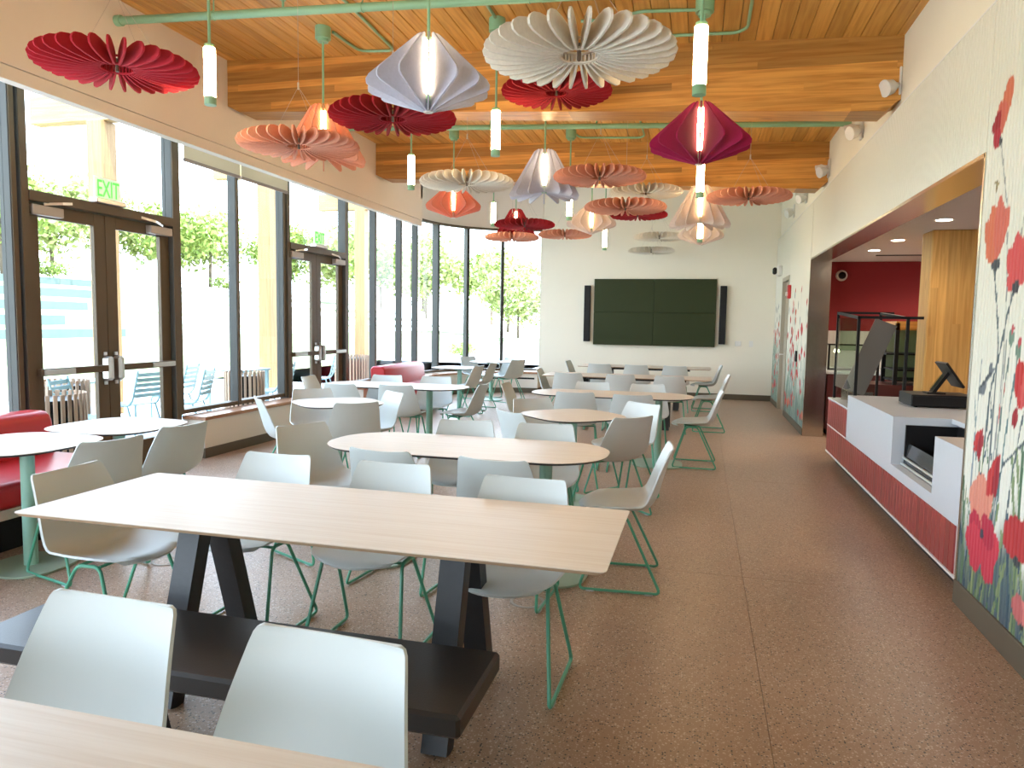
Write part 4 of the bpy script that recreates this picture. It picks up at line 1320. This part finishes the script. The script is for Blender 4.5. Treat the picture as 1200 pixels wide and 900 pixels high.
def top_mesh(out, z1, th, edgemat):
    n = len(out)
    cx = sum(p[0] for p in out) / n; cy = sum(p[1] for p in out) / n
    ins = 0.005
    def sh(p, d):
        r = math.hypot(p[0] - cx, p[1] - cy)
        k = (r - d) / r
        return (cx + (p[0] - cx) * k, cy + (p[1] - cy) * k)
    top = [(*p, z1) for p in out]
    mid = [(*p, z1 - 0.003) for p in out]
    bot = [(*sh(p, th * 1.2), z1 - th) for p in out]
    mb = MB()
    vs = top + mid + bot
    mb.add(vs, [tuple(range(n))], 0)
    mb.f += [(i, (i + 1) % n, n + (i + 1) % n, n + i) for i in range(n)]; mb.mi += [0] * n
    mb.f += [(n + i, n + (i + 1) % n, 2 * n + (i + 1) % n, 2 * n + i) for i in range(n)]; mb.mi += [1] * n
    mb.f += [tuple(range(2 * n, 3 * n))[::-1]]; mb.mi += [1]
    return mb.mesh('tabletop', [M['oak'], edgemat])

def pedestal(parent, x, y, rb=0.27, oval=False):
    obj('column', MB().cyl(x, y, 0.010, 0.705, 0.038, 24), M['green_col'], parent, smooth=True)
    p = outline_super(0.29 if oval else rb, rb, 2.8, 40)
    obj('base_plate', MB().prism([(x + a, y + b) for a, b in p], 'Z', 0.002, 0.014), M['green_base'], parent)
    obj('top_spider', MB().box(x - 0.20, x + 0.20, y - 0.02, y + 0.02, 0.705, 0.725).box(x - 0.02, x + 0.02, y - 0.20, y + 0.20, 0.705, 0.725), M['green_leg'], parent)

def pedestal_table(name, x, y, rz, out, cols, lab, grp):
    t = thing(name, lab, 'table', (x, y, 0), rz, grp)
    link('tabletop', top_mesh(out, 0.74, 0.016, M['edge_dark']), t)
    for (cx, cy, ov) in cols:
        pedestal(t, cx, cy, 0.225 if name == 'small_table' else 0.265, ov)
    return t
SQ = outline_super(0.385, 0.385, 3.2, 56)
LONG = outline_rect(0.87, 0.375, 0.335, 12)
pedestal_table('small_table', -3.88, 3.38, 0, SQ, [(0.06, 0.0, False)], 'white rounded square table by the red banquette, at left frame edge', 'small rounded square tables')
pedestal_table('small_table', -3.90, 4.17, 0, SQ, [(0.0, 0.0, False)], 'white rounded square table by the red banquette, nearest the door', 'small rounded square tables')
pedestal_table('small_table', -3.20, 6.02, PI / 4, SQ, [(0.0, 0.0, False)], 'white rounded square table near the window bench', 'small rounded square tables')
pedestal_table('small_table', -1.00, 5.93, PI / 4, SQ, [(0.0, 0.0, False)], 'pale rounded square table turned cornerwise in the centre', 'small rounded square tables')
pedestal_table('small_table', -3.87, 11.35, 0, SQ, [(0.05, 0.0, False)], 'pale rounded square table beyond the far banquette', 'small rounded square tables')
pedestal_table('small_table', -3.86, 13.35, 0, SQ, [(0.0, 0.0, False)], 'pale rounded square table in the curved window corner', 'small rounded square tables')
pedestal_table('long_table', -1.36, 4.18, 0, LONG, [(-0.60, 0, False), (0.50, 0, False)], 'long round ended table behind the big bench table', 'long round ended tables')
pedestal_table('long_table', -3.43, 7.86, 0, LONG, [(-0.55, 0, False), (0.42, 0, False)], 'long round ended table before the second double door', 'long round ended tables')
pedestal_table('long_table', -0.91, 7.86, 0, LONG, [(-0.55, 0, False), (0.51, 0, False)], 'long round ended table at centre right of the room', 'long round ended tables')

def bench_table(x, y, L, lab, legx, foot=0.265, head=0.055):
    t = thing('trestle_table', lab, 'table', (x, y, 0), 0, 'long trestle tables')
    link('tabletop', top_mesh(outline_rect(L / 2, 0.385, 0.02, 3), 0.745, 0.014, M['ply']), t)
    obj('rail', MB().box(-L / 2 + 0.35, L / 2 - 0.35, -0.03, 0.03, 0.68, 0.731), M['blackwood'], t)
    for lx in legx:
        for s in (-1, 1):
            obj('leg', MB().beam((lx, s * foot, 0.0), (lx, s * head, 0.715), 0.095, 0.075), M['blackwood'], t)
        obj('top_cleat', MB().box(lx - 0.05, lx + 0.05, -0.28, 0.28, 0.705, 0.731), M['blackwood'], t)
    return t
bench_table(-1.385, 2.54, 2.27, 'large trestle table with pale top in the foreground', (-0.56, 0.55))
bench_table(-1.385, 0.695, 2.27, 'nearest trestle table, its pale top cut by the bottom frame edge', (-0.56, 0.55))
bench_table(-1.01, 10.63, 2.38, 'pale trestle table second nearest the video screen', (-0.60, 0.58), 0.19, 0.045)
bench_table(-0.95, 13.15, 2.30, 'pale trestle table nearest the video screen', (-0.60, 0.58), 0.19, 0.045)
def bench(x, y, L, lab):
    t = thing('bench', lab, 'bench', (x, y, 0), 0)
    obj('seat', MB().bbox(-L / 2, L / 2, -0.205, 0.205, 0.385, 0.452, 0.010), M['blackseat'], t)
    for lx in (-L / 2 + 0.45, L / 2 - 0.45):
        for s in (-1, 1):
            obj('leg', MB().beam((lx, s * 0.13, 0.0), (lx, s * 0.03, 0.385), 0.09, 0.06), M['blackwood'], t)
bench(-1.43, 1.955, 1.70, 'black padded bench along the near side of the big table')

# ------------------------------------------------------------------ chair
def chair_shell():
    prof = [(0.238, 0.440, .150, .004), (0.244, 0.452, .178, .006), (0.232, 0.461, .200, .010), (0.18, 0.465, .218, .018), (0.10, 0.461, .230, .026),
            (0.03, 0.453, .237, .037), (-0.04, 0.446, .241, .048), (-0.095, 0.443, .243, .056), (-0.135, 0.450, .244, .054), (-0.168, 0.468, .243, .055),
            (-0.192, 0.500, .240, .053), (-0.209, 0.545, .235, .050), (-0.224, 0.600, .226, .045), (-0.240, 0.660, .215, .039), (-0.257, 0.715, .204, .033),
            (-0.272, 0.760, .195, .028), (-0.281, 0.785, .189, .025), (-0.2855, 0.797, .182, .023), (-0.2865, 0.801, .170, .021)]
    FRONT = [.075, .070, .060, .042, .020, .006]
    NU = 14
    us = [-1, -.96, -.88, -.74, -.56, -.37, -.18, 0, .18, .37, .56, .74, .88, .96, 1]
    n = len(prof)
    # profile normals (towards the sitter)
    nr = []
    for i in range(n):
        a = prof[max(i - 1, 0)]; b = prof[min(i + 1, n - 1)]
        dy, dz = b[0] - a[0], b[1] - a[1]
        l = math.hypot(dy, dz)
        nr.append((dz / l, -dy / l))
    grid = []
    for i, (y, z, w, c) in enumerate(prof):
        row = []
        for u in us:
            k = c * abs(u) ** 2.3
            fy = FRONT[i] * abs(u) ** 2.2 if i < len(FRONT) else 0.0
            row.append(Vector((u * w, y - fy + nr[i][0] * k, z + nr[i][1] * k)))
        grid.append(row)
    m = len(us)
    th = 0.0095
    top, bot = [], []
    for i in range(n):
        for j in range(m):
            du = grid[i][min(j + 1, m - 1)] - grid[i][max(j - 1, 0)]
            dv = grid[min(i + 1, n - 1)][j] - grid[max(i - 1, 0)][j]
            nn = du.cross(dv)
            nn = nn.normalized()
            p = grid[i][j]
            if nn.dot(Vector((0, nr[i][0], nr[i][1]))) < 0:
                nn = -nn
            top.append(p); bot.append(p - nn * th)
    N_ = n * m
    fs = []
    for i in range(n - 1):
        for j in range(m - 1):
            a = i * m + j
            fs.append((a, a + 1, a + m + 1, a + m))
            fs.append((N_ + a, N_ + a + m, N_ + a + m + 1, N_ + a + 1))
    ring = [j for j in range(m)] + [i * m + m - 1 for i in range(1, n)] + [(n - 1) * m + j for j in range(m - 2, -1, -1)] + [i * m for i in range(n - 2, 0, -1)]
    for k in range(len(ring)):
        a, b = ring[k], ring[(k + 1) % len(ring)]
        fs.append((a, b, N_ + b, N_ + a))
    return MB().add(top + bot, fs)

def make_chair(label):
    t = thing('dining_chair', label, 'chair', (0, 0, 0), 0, 'white shell chairs with green sled legs')
    obj('shell', chair_shell(), M['shell'], t, smooth=True, angle=0.9)
    obj('seat_frame', MB().tube([(-0.185, 0.075, 0.434), (0.185, 0.075, 0.434)], 0.007, 8).tube([(-0.187, -0.030, 0.431), (0.187, -0.030, 0.431)], 0.007, 8).box(-0.10, 0.10, -0.05, 0.10, 0.430, 0.438), M['green_leg'], t, smooth=True)
    for s in (-1, 1):
        pts = [(s * 0.192, -0.035, 0.434), (s * 0.190, 0.080, 0.436), (s * 0.236, 0.215, 0.0125), (s * 0.236, -0.238, 0.0125)]
        l = obj('sled_leg', MB().tube(round_path(pts, 0.035, 5, True), 0.0082, 8, True), M['green_leg'], t, smooth=True)
        for y in (0.150, -0.175):
            obj('floor_glide', MB().box(s * 0.236 - 0.009, s * 0.236 + 0.009, y - 0.022, y + 0.022, 0.0, 0.011, bev=0.003), M['glide'], l)
    return t

W1, W2, W3 = 'the bench table', 'the long table behind the bench table', 'the table near the screen'
CH = [  # back-top middle (x, y), facing degrees, label
 (-1.375, 1.452, -92, 'white shell chair facing us at the nearest table, left of the pair'),
 (-0.765, 1.412, -93, 'white shell chair facing us at the nearest table, right of the pair'),
 (-2.79, 2.655, 0, 'pale shell chair at the left end of the big bench table'),
 (-3.184, 3.365, 165, 'shell chair with its back to us at the table by left frame edge'),
 (-3.20, 3.986, 171, 'shell chair with its back to us at the small table nearest the door'),
 (-2.075, 3.287, -91, 'shell chair behind the big bench table, leftmost of its row of three'),
 (-1.42, 3.256, -90, 'shell chair behind the big bench table, middle of its row of three'),
 (-0.736, 3.137, -91, 'shell chair behind the big bench table, rightmost of its row of three'),
 (-2.55, 4.27, -26, 'tan looking shell chair at the left end of the long table behind the bench table'),
 (-1.65, 3.54, 83, 'shell chair back pulled out from the long table, the left of two'),
 (-1.00, 3.49, 86, 'shell chair back pulled out from the long table, the right of two'),
 (-1.58, 4.86, -82, 'shell chair on the far side of the long table, left one'),
 (-1.01, 4.88, -84, 'shell chair on the far side of the long table, right one'),
 (-0.45, 5.46, 134, 'shell chair seen from behind at the cornerwise centre table, near right'),
 (-0.45, 6.48, -127, 'bright white shell chair at the far right of the cornerwise centre table'),
 (-0.13, 4.22, 184, 'shell chair in side view right of the long table, nearest the aisle'),
 (-3.74, 5.55, 42, 'pale blue lit shell chair in side view beside the window bench'),
 (-3.75, 6.51, -47, 'beige shell chair behind the small table near the window bench'),
 (-4.63, 7.92, 5, 'beige shell chair in front of the second double door'),
 (-3.76, 7.09, 89, 'shell chair near the second door seen from behind, left one at that table'),
 (-3.15, 7.20, 95, 'shell chair near the second door seen from behind, right one at that table'),
 (-3.82, 8.50, -83, 'white shell chair before the far red banquette, left one'),
 (-3.18, 8.56, -87, 'white shell chair before the far red banquette, right one'),
 (-2.76, 5.53, 133, 'grey shell chair back hiding the small table near the window bench'),
 (-2.84, 6.52, -130, 'white shell chair right of the small table near the window bench'),
 (-2.31, 7.78, 178, 'dark side-lit shell chair at the right end of the table before the second door'),
 (-3.35, 10.98, 172, 'shell chair right of the table beyond the far banquette, nearer of two'),
 (-3.36, 11.85, 176, 'shell chair right of the table beyond the far banquette, farther of two'),
 (-3.23, 13.05, 150, 'grey shell chair seen from behind at the curved window corner table'),
 (-4.47, 13.72, -30, 'shell chair at the curved window corner table, left against the glass'),
 (-3.55, 13.88, -108, 'pale shell chair at the curved window corner table, behind the grey one'),
 (-1.49, 6.49, -50, 'beige shell chair at the back left of the cornerwise centre table'),
 (-2.16, 8.00, 0, 'shell chair at the left end of the long table at centre right'),
 (-1.44, 5.45, 48, 'pale blue lit shell chair at the near left of the cornerwise centre table'),
 (-1.20, 7.21, 95, 'shell chair back at the long centre right table, left near one'),
 (-0.62, 7.18, 95, 'shell chair back at the long centre right table, right near one'),
 (-1.22, 8.60, -86, 'white shell chair on the far side of the centre right long table, left one'),
 (-0.57, 8.57, -86, 'white shell chair on the far side of the centre right long table, right one'),
 (-1.77, 10.00, 93, 'shell chair back at the second table from the screen, left of three'),
 (-1.04, 9.98, 92, 'shell chair back at the second table from the screen, middle of three'),
 (-0.38, 10.00, 92, 'shell chair back at the second table from the screen, right of three'),
 (-1.67, 12.51, 91, 'shell chair back at the table nearest the screen, left of three'),
 (-1.04, 12.51, 91, 'shell chair back at the table nearest the screen, middle of three'),
 (-0.39, 12.52, 91, 'shell chair back at the table nearest the screen, right of three'),
 (0.39, 13.15, 181, 'shell chair in side view at the right end of the table nearest the screen'),
 (0.43, 10.66, 181, 'shell chair in side view at the right end of the second table from screen'),
 (0.26, 7.94, 180, 'shell chair in side view at the right end of the centre right long table'),
 (-2.36, 10.72, 0, 'shell chair at the left end of the second table from the screen'),
 (-2.38, 13.30, -4, 'shell chair at the left end of the table nearest the screen'),
]
c0 = None
for (mx, my, fa, lab) in CH:
    a = math.radians(fa)
    loc = (mx + 0.285 * math.cos(a), my + 0.285 * math.sin(a), 0)
    if c0 is None:
        c0 = make_chair(lab)
        c0.location = loc; c0.rotation_euler = (0, 0, a - PI / 2)
    else:
        dup(c0, loc, a - PI / 2, lab)

# ------------------------------------------------------------------ banquettes
def banquette(y0, y1, xf, lab):
    t = thing('banquette', lab, 'sofa', (0, 0, 0), 0, 'red vinyl banquettes')
    xb = -4.96
    def roundbox(x0, x1, z0, z1, r):
        pts = []
        for (cx, cz, a0) in ((x1 - r, z1 - r, 0), (x0 + r, z1 - r, 90), (x0 + r, z0 + r, 180), (x1 - r, z0 + r, 270)):
            for k in range(7):
                a = math.radians(a0 + 15 * k)
                pts.append((cx + r * math.cos(a), cz + r * math.sin(a)))
        return pts
    def cush(pts, ya, yb):
        n = len(pts); c = (sum(p[0] for p in pts) / n, sum(p[1] for p in pts) / n)
        mb = MB(); vs = []
        st = [(ya, .90), (ya + .012, .97), (ya + .03, 1.0), (yb - .03, 1.0), (yb - .012, .97), (yb, .90)]
        for (y, k) in st:
            vs += [(c[0] + (p[0] - c[0]) * k, y, c[1] + (p[1] - c[1]) * k) for p in pts]
        fs = [(s * n + i, s * n + (i + 1) % n, (s + 1) * n + (i + 1) % n, (s + 1) * n + i) for s in range(len(st) - 1) for i in range(n)]
        fs += [tuple(range(n))[::-1], tuple((len(st) - 1) * n + i for i in range(n))]
        return mb.add(vs, fs)
    obj('seat_cushion', cush(roundbox(xb + 0.05, xf, 0.30, 0.465, 0.05), y0, y1), M['red_vinyl'], t, smooth=True)
    bp = [(p[0] - 0.10 * (p[1] - 0.45), p[1]) for p in roundbox(xb, xb + 0.25, 0.40, 0.775, 0.07)]
    obj('back_cushion', cush(bp, y0, y1), M['red_vinyl'], t, smooth=True)
    obj('base_rail', MB().box(xb + 0.05, xf - 0.035, y0 + 0.02, y1 - 0.02, 0.235, 0.30), M['steel'], t)
    obj('plinth', MB().box(xb + 0.05, xf - 0.16, y0 + 0.04, y1 - 0.04, 0, 0.235), M['black'], t)
banquette(-0.6, 4.42, -4.05, 'red vinyl banquette by the windows at the left frame edge')
banquette(10.42, 12.1, -4.30, 'red vinyl banquette beyond the second double door')

# floor boxes
for (x, y, lab) in ((-0.848, 3.70, 'round metal floor outlet ring under the right side of bench table'), (-3.12, 3.69, 'round metal floor outlet ring left of the big bench table')):
    t = thing('floor_outlet', lab, 'outlet', (x, y, 0), 0, 'round floor outlets')
    n = 32; mb = MB(); vs = []
    for (r, z) in ((0.078, 0.0005), (0.095, 0.0005), (0.095, 0.003), (0.090, 0.005), (0.078, 0.004)):
        vs += [(r * math.cos(2 * PI * i / n), r * math.sin(2 * PI * i / n), z) for i in range(n)]
    mb.add(vs, [(k * n + i, k * n + (i + 1) % n, ((k + 1) % 5) * n + (i + 1) % n, ((k + 1) % 5) * n + i) for k in range(5) for i in range(n)])
    obj('ring', mb, M['greyplastic'], t)
    obj('lid', MB().cyl(0, 0, 0.0005, 0.003, 0.076, 28), M['floor'], t)

# ------------------------------------------------------------------ outdoors
gz = -0.06
pat = struct('patio', MB().box(-12.0, XL - 0.12, -8, 26, gz - 0.2, gz), M['concrete'])
lawn = MB()
lawn.box(-30.0, -12.0, -20, 70, gz - 0.2, gz + 0.01)
RIS = [(30, .36, .80), (34, .94, 1.47), (38, 1.8, 2.3), (42, 2.7, 3.26), (46, 3.7, 4.2)]
for k, (d, zb, zt) in enumerate(RIS):
    d2, z2 = (RIS[k + 1][0], RIS[k + 1][1]) if k < 4 else (110, 7.0)
    vs = [(-d - .4, -20, zt - .05), (-d - .4, 90, zt - .05), (-d2, 90, z2), (-d2, -20, z2)]
    lawn.add(vs, [(0, 1, 2, 3)])
lawn.add([(-24, -20, gz + .01), (-24, 90, gz + .01), (-30, 90, .37), (-30, -20, .37)], [(0, 1, 2, 3)])
lo_ = struct('lawn', lawn, M['lawn'])
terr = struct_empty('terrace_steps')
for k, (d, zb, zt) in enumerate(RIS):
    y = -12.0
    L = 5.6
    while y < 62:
        obj('seat_wall_block', MB().bbox(-d - 0.45, -d, y, y + L - 0.02, zb - .3, zt, 0.02), M['terrace'] if y + L < d * 1.12 else M['concrete'], terr)  # blocks to the right turn pale: overexposure fade put into the colour
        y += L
# back ground beyond far wall
struct('far_ground', MB().box(-30, 20, 15.9, 70, gz - 0.2, gz), M['concrete'])

# timber porch posts with cross beams
for i, (y, lab) in enumerate(((9.5, 'outdoor timber porch post seen through the nearest double door'), (13.92, 'outdoor timber porch post seen beside the second double door'), (18.4, 'outdoor timber porch post farthest along the patio'))):
    t = thing('porch_post', lab, 'post', (-9.05, y, gz), 0, 'timber porch posts')
    obj('post', MB().bbox(-0.145, 0.145, -0.145, 0.145, 0, 4.52, 0.01), M['outpost'], t)
    obj('cross_beam', MB().bbox(-1.25, 3.4, -0.10, 0.10, 4.52, 4.95, 0.01), M['outbeam'], t)

# outdoor chairs
def out_chair(x, y, fa, lab):
    t = thing('patio_chair', lab, 'chair', (x, y, gz), math.radians(fa) - PI / 2, 'pale metal patio chairs')
    for s in (-1, 1):
        fr = [(s * .22, .22, 0), (s * .22, .22, .43), (s * .22, -.14, .43), (s * .21, -.20, .50), (s * .20, -.29, .88)]
        obj('side_frame', MB().tube(round_path(fr, 0.06, 4), 0.013, 8), M['aqua'], t, smooth=True)
        obj('rear_leg', MB().tube([(s * .22, -.12, .43), (s * .225, -.27, 0)], 0.012, 8), M['aqua'], t, smooth=True)
    for k in range(7):
        y0 = .20 - k * .055
        obj('seat_slat', MB().box(-.215, .215, y0 - .040, y0, .435, .447, bev=.003), M['aqua'], t)
    for k in range(5):
        z = .56 + k * .066; yy = -.215 - (z - .5) * .235
        obj('back_slat', MB().beam((-.205, yy, z), (.205, yy, z), .046, .010, Vector((0, .2, 1))), M['aqua'], t)
    return t
out_chair(-6.50, 6.50, 20, 'pale metal patio chair behind the left leaf of the nearest door')
out_chair(-6.55, 8.20, 200, 'pale metal patio chair just right of the nearest double door')
out_chair(-7.35, 8.9, 195, 'pale metal patio chair half hidden by the right door jamb')
out_chair(-7.00, 7.75, 175, 'pale metal patio chair behind the right leaf of the nearest door')
out_chair(-6.45, 10.0, 185, 'pale metal patio chair in side view beside a timber post')
out_chair(-7.0, 12.5, 200, 'pale metal patio chair behind the second double door')
def out_table(x, y, lab):
    t = thing('patio_table', lab, 'table', (x, y, gz), 0, 'pale patio tables')
    obj('tabletop', MB().prism(outline_rect(.38, .38, .05, 4), 'Z', .70, .725), M['aqua'], t)
    for sx in (-1, 1):
        for sy in (-1, 1):
            obj('leg', MB().box(sx * .32 - .025, sx * .32 + .025, sy * .32 - .025, sy * .32 + .025, 0, .70), M['aqua'], t)
out_table(-7.75, 7.6, 'pale square patio table behind the nearest double door')
out_table(-7.3, 10.35, 'pale square patio table beside the farther timber post')
def litter_bin(x, y, r, h, lab):
    t = thing('slatted_bin', lab, 'bin', (x, y, gz), 0, 'round wood slatted bins')
    obj('liner', MB().cyl(0, 0, 0.03, h - 0.05, r - 0.03, 20), M['black'], t)
    n = int(2 * PI * r / 0.062)
    sm = MB().bbox(-0.009, 0.009, -0.019, 0.019, 0.0, h, 0.003).mesh('slat', M['slat'])
    for k in range(n):
        a = 2 * PI * k / n
        link('slat', sm, t, (r * math.cos(a), r * math.sin(a), 0.01), a)
litter_bin(-6.20, 5.75, .32, .78, 'round wood slatted bin behind the left door leaf, nearest one')
litter_bin(-7.10, 6.80, .25, .80, 'round wood slatted bin just behind the nearest slatted bin')
litter_bin(-6.35, 9.15, .27, .78, 'round wood slatted bin by the pane beside the second double door')
litter_bin(-7.1, 14.0, .36, .80, 'round wood slatted bin seen beyond the second double door')

# trees
def leaf_cloud(n, rx, rz, seed, size=0.32):
    R = np.random.default_rng(seed)
    lob = R.normal(0, 1, (16, 3)); lob /= np.linalg.norm(lob, axis=1)[:, None]
    lob *= R.uniform(.35, .8, (16, 1)); lob[:, 2] = lob[:, 2] * .8
    c = lob[R.integers(0, 16, n)] + R.normal(0, .17, (n, 3))
    c *= np.array([rx, rx, rz])
    a = R.normal(0, 1, (n, 3)); a /= np.linalg.norm(a, axis=1)[:, None]
    b = np.cross(a, R.normal(0, 1, (n, 3))); b /= np.linalg.norm(b, axis=1)[:, None]
    s = R.uniform(.5, 1.1, (n, 1)) * size
    v = np.stack([c - a * s, c + b * s * .5, c + a * s, c - b * s * .5], axis=1).reshape(-1, 3)
    mb = MB(); mb.v = [tuple(p) for p in v]; mb.f = [(4 * i, 4 * i + 1, 4 * i + 2, 4 * i + 3) for i in range(n)]; mb.mi = [0] * n
    return mb
crowns = []
for s in range(4):
    me = bpy.data.meshes.new('crown')
    mb = leaf_cloud(3600, 4.2, 3.4, 50 + s, 0.30)
    me.from_pydata(mb.v, [], mb.f); me.materials.append(M['leaf'] if s % 2 == 0 else M['leaf2'])
    crowns.append(me)
def trunk_mesh(seed):
    r = random.Random(seed)
    mb = MB().tube([(0, 0, 0), (.05, .03, 1.5), (0, .1, 3.2)], .14, 8)
    for k in range(7):
        a = r.uniform(0, 6.28); z = r.uniform(1.8, 3.2)
        mb.tube([(0, .05, z), (math.cos(a) * .9, math.sin(a) * .9, z + 1.1), (math.cos(a) * 1.9, math.sin(a) * 1.9, z + 2.3 + r.uniform(0, .8))], .05, 6)
    return mb.mesh('trunk', M['bark'], True)
trunks = [trunk_mesh(s) for s in (1, 2)]
TREES = [(-50, 24, 4.4, 1.0), (-52, 33, 4.6, 1.1), (-49, 42, 4.4, 1.15), (-54, 51, 5, 1.2), (-49, 60, 4.4, 1.2), (-52, 69, 4.8, 1.2), (-48, 78, 4.4, 1.2),
         (-42, 80, 3.6, 1.3), (-35, 76, 2.8, 1.2), (-28, 72, 1.8, 1.1), (-22, 76, 1.2, 1.15), (-17.5, 66, .6, 1.0), (-60, 42, 5.4, 1.35), (-58, 62, 5.2, 1.35), (-33, 84, 2.6, 1.3), (-14.5, 58, 0.3, .8)]
TLAB = ['pale spring tree on the hill, leftmost through the nearest door', 'pale spring tree on the hill through the left door leaf', 'pale spring tree on the hill through the right door leaf',
        'pale spring tree on the hill beside the nearest door', 'pale spring tree through the pane before the second door', 'pale spring tree left of the second timber post', 'pale spring tree right of the second timber post',
        'pale spring tree through the second double door', 'pale spring tree right of the second double door', 'pale spring tree behind the third window', 'pale spring tree left in the curved window',
        'pale spring tree in the middle of the curved window', 'pale spring tree high at the back of the left hill', 'pale spring tree high behind the second door', 'pale spring tree far behind the third window', 'small round potted looking tree at right of the curved window']
for i, (x, y, z, s) in enumerate(TREES):
    t = thing('tree', TLAB[i], 'tree', (x, y, z - .1), i * 1.1, 'spring trees on the hill')
    link('trunk', trunks[i % 2], t).scale = (s, s, s)
    cr = link('crown', crowns[i % 4], t, (0, 0, 4.3 * s)); cr.scale = (s, s, s)
me = bpy.data.meshes.new('shrub'); mb = leaf_cloud(900, 1.6, .8, 91, 0.16); me.from_pydata(mb.v, [], mb.f); me.materials.append(M['blossom'])
o = link('blossom_shrub', me, None, (-47.5, 57, 4.9)); tag(o, 'white flowering shrub on the hill behind the pane beside the door', 'shrub')
me = bpy.data.meshes.new('hedge'); mb = leaf_cloud(900, 1.8, .8, 92, 0.16); me.from_pydata(mb.v, [], mb.f); me.materials.append(M['leaf'])
for i, (x, y, z, lab) in enumerate(((-48, 45, 5.0, 'green shrub at the top of the terraces behind the nearest door'), (-48, 66, 5.0, 'green shrub at the top of the terraces left of the post'), (-10, 30, .3, 'low green shrub outside the curved window'))):
    o = link('green_shrub', me, None, (x, y, z), i); tag(o, lab, 'shrub', 'green shrubs outside')
    if i == 2: o.scale = (.4, .4, .5)
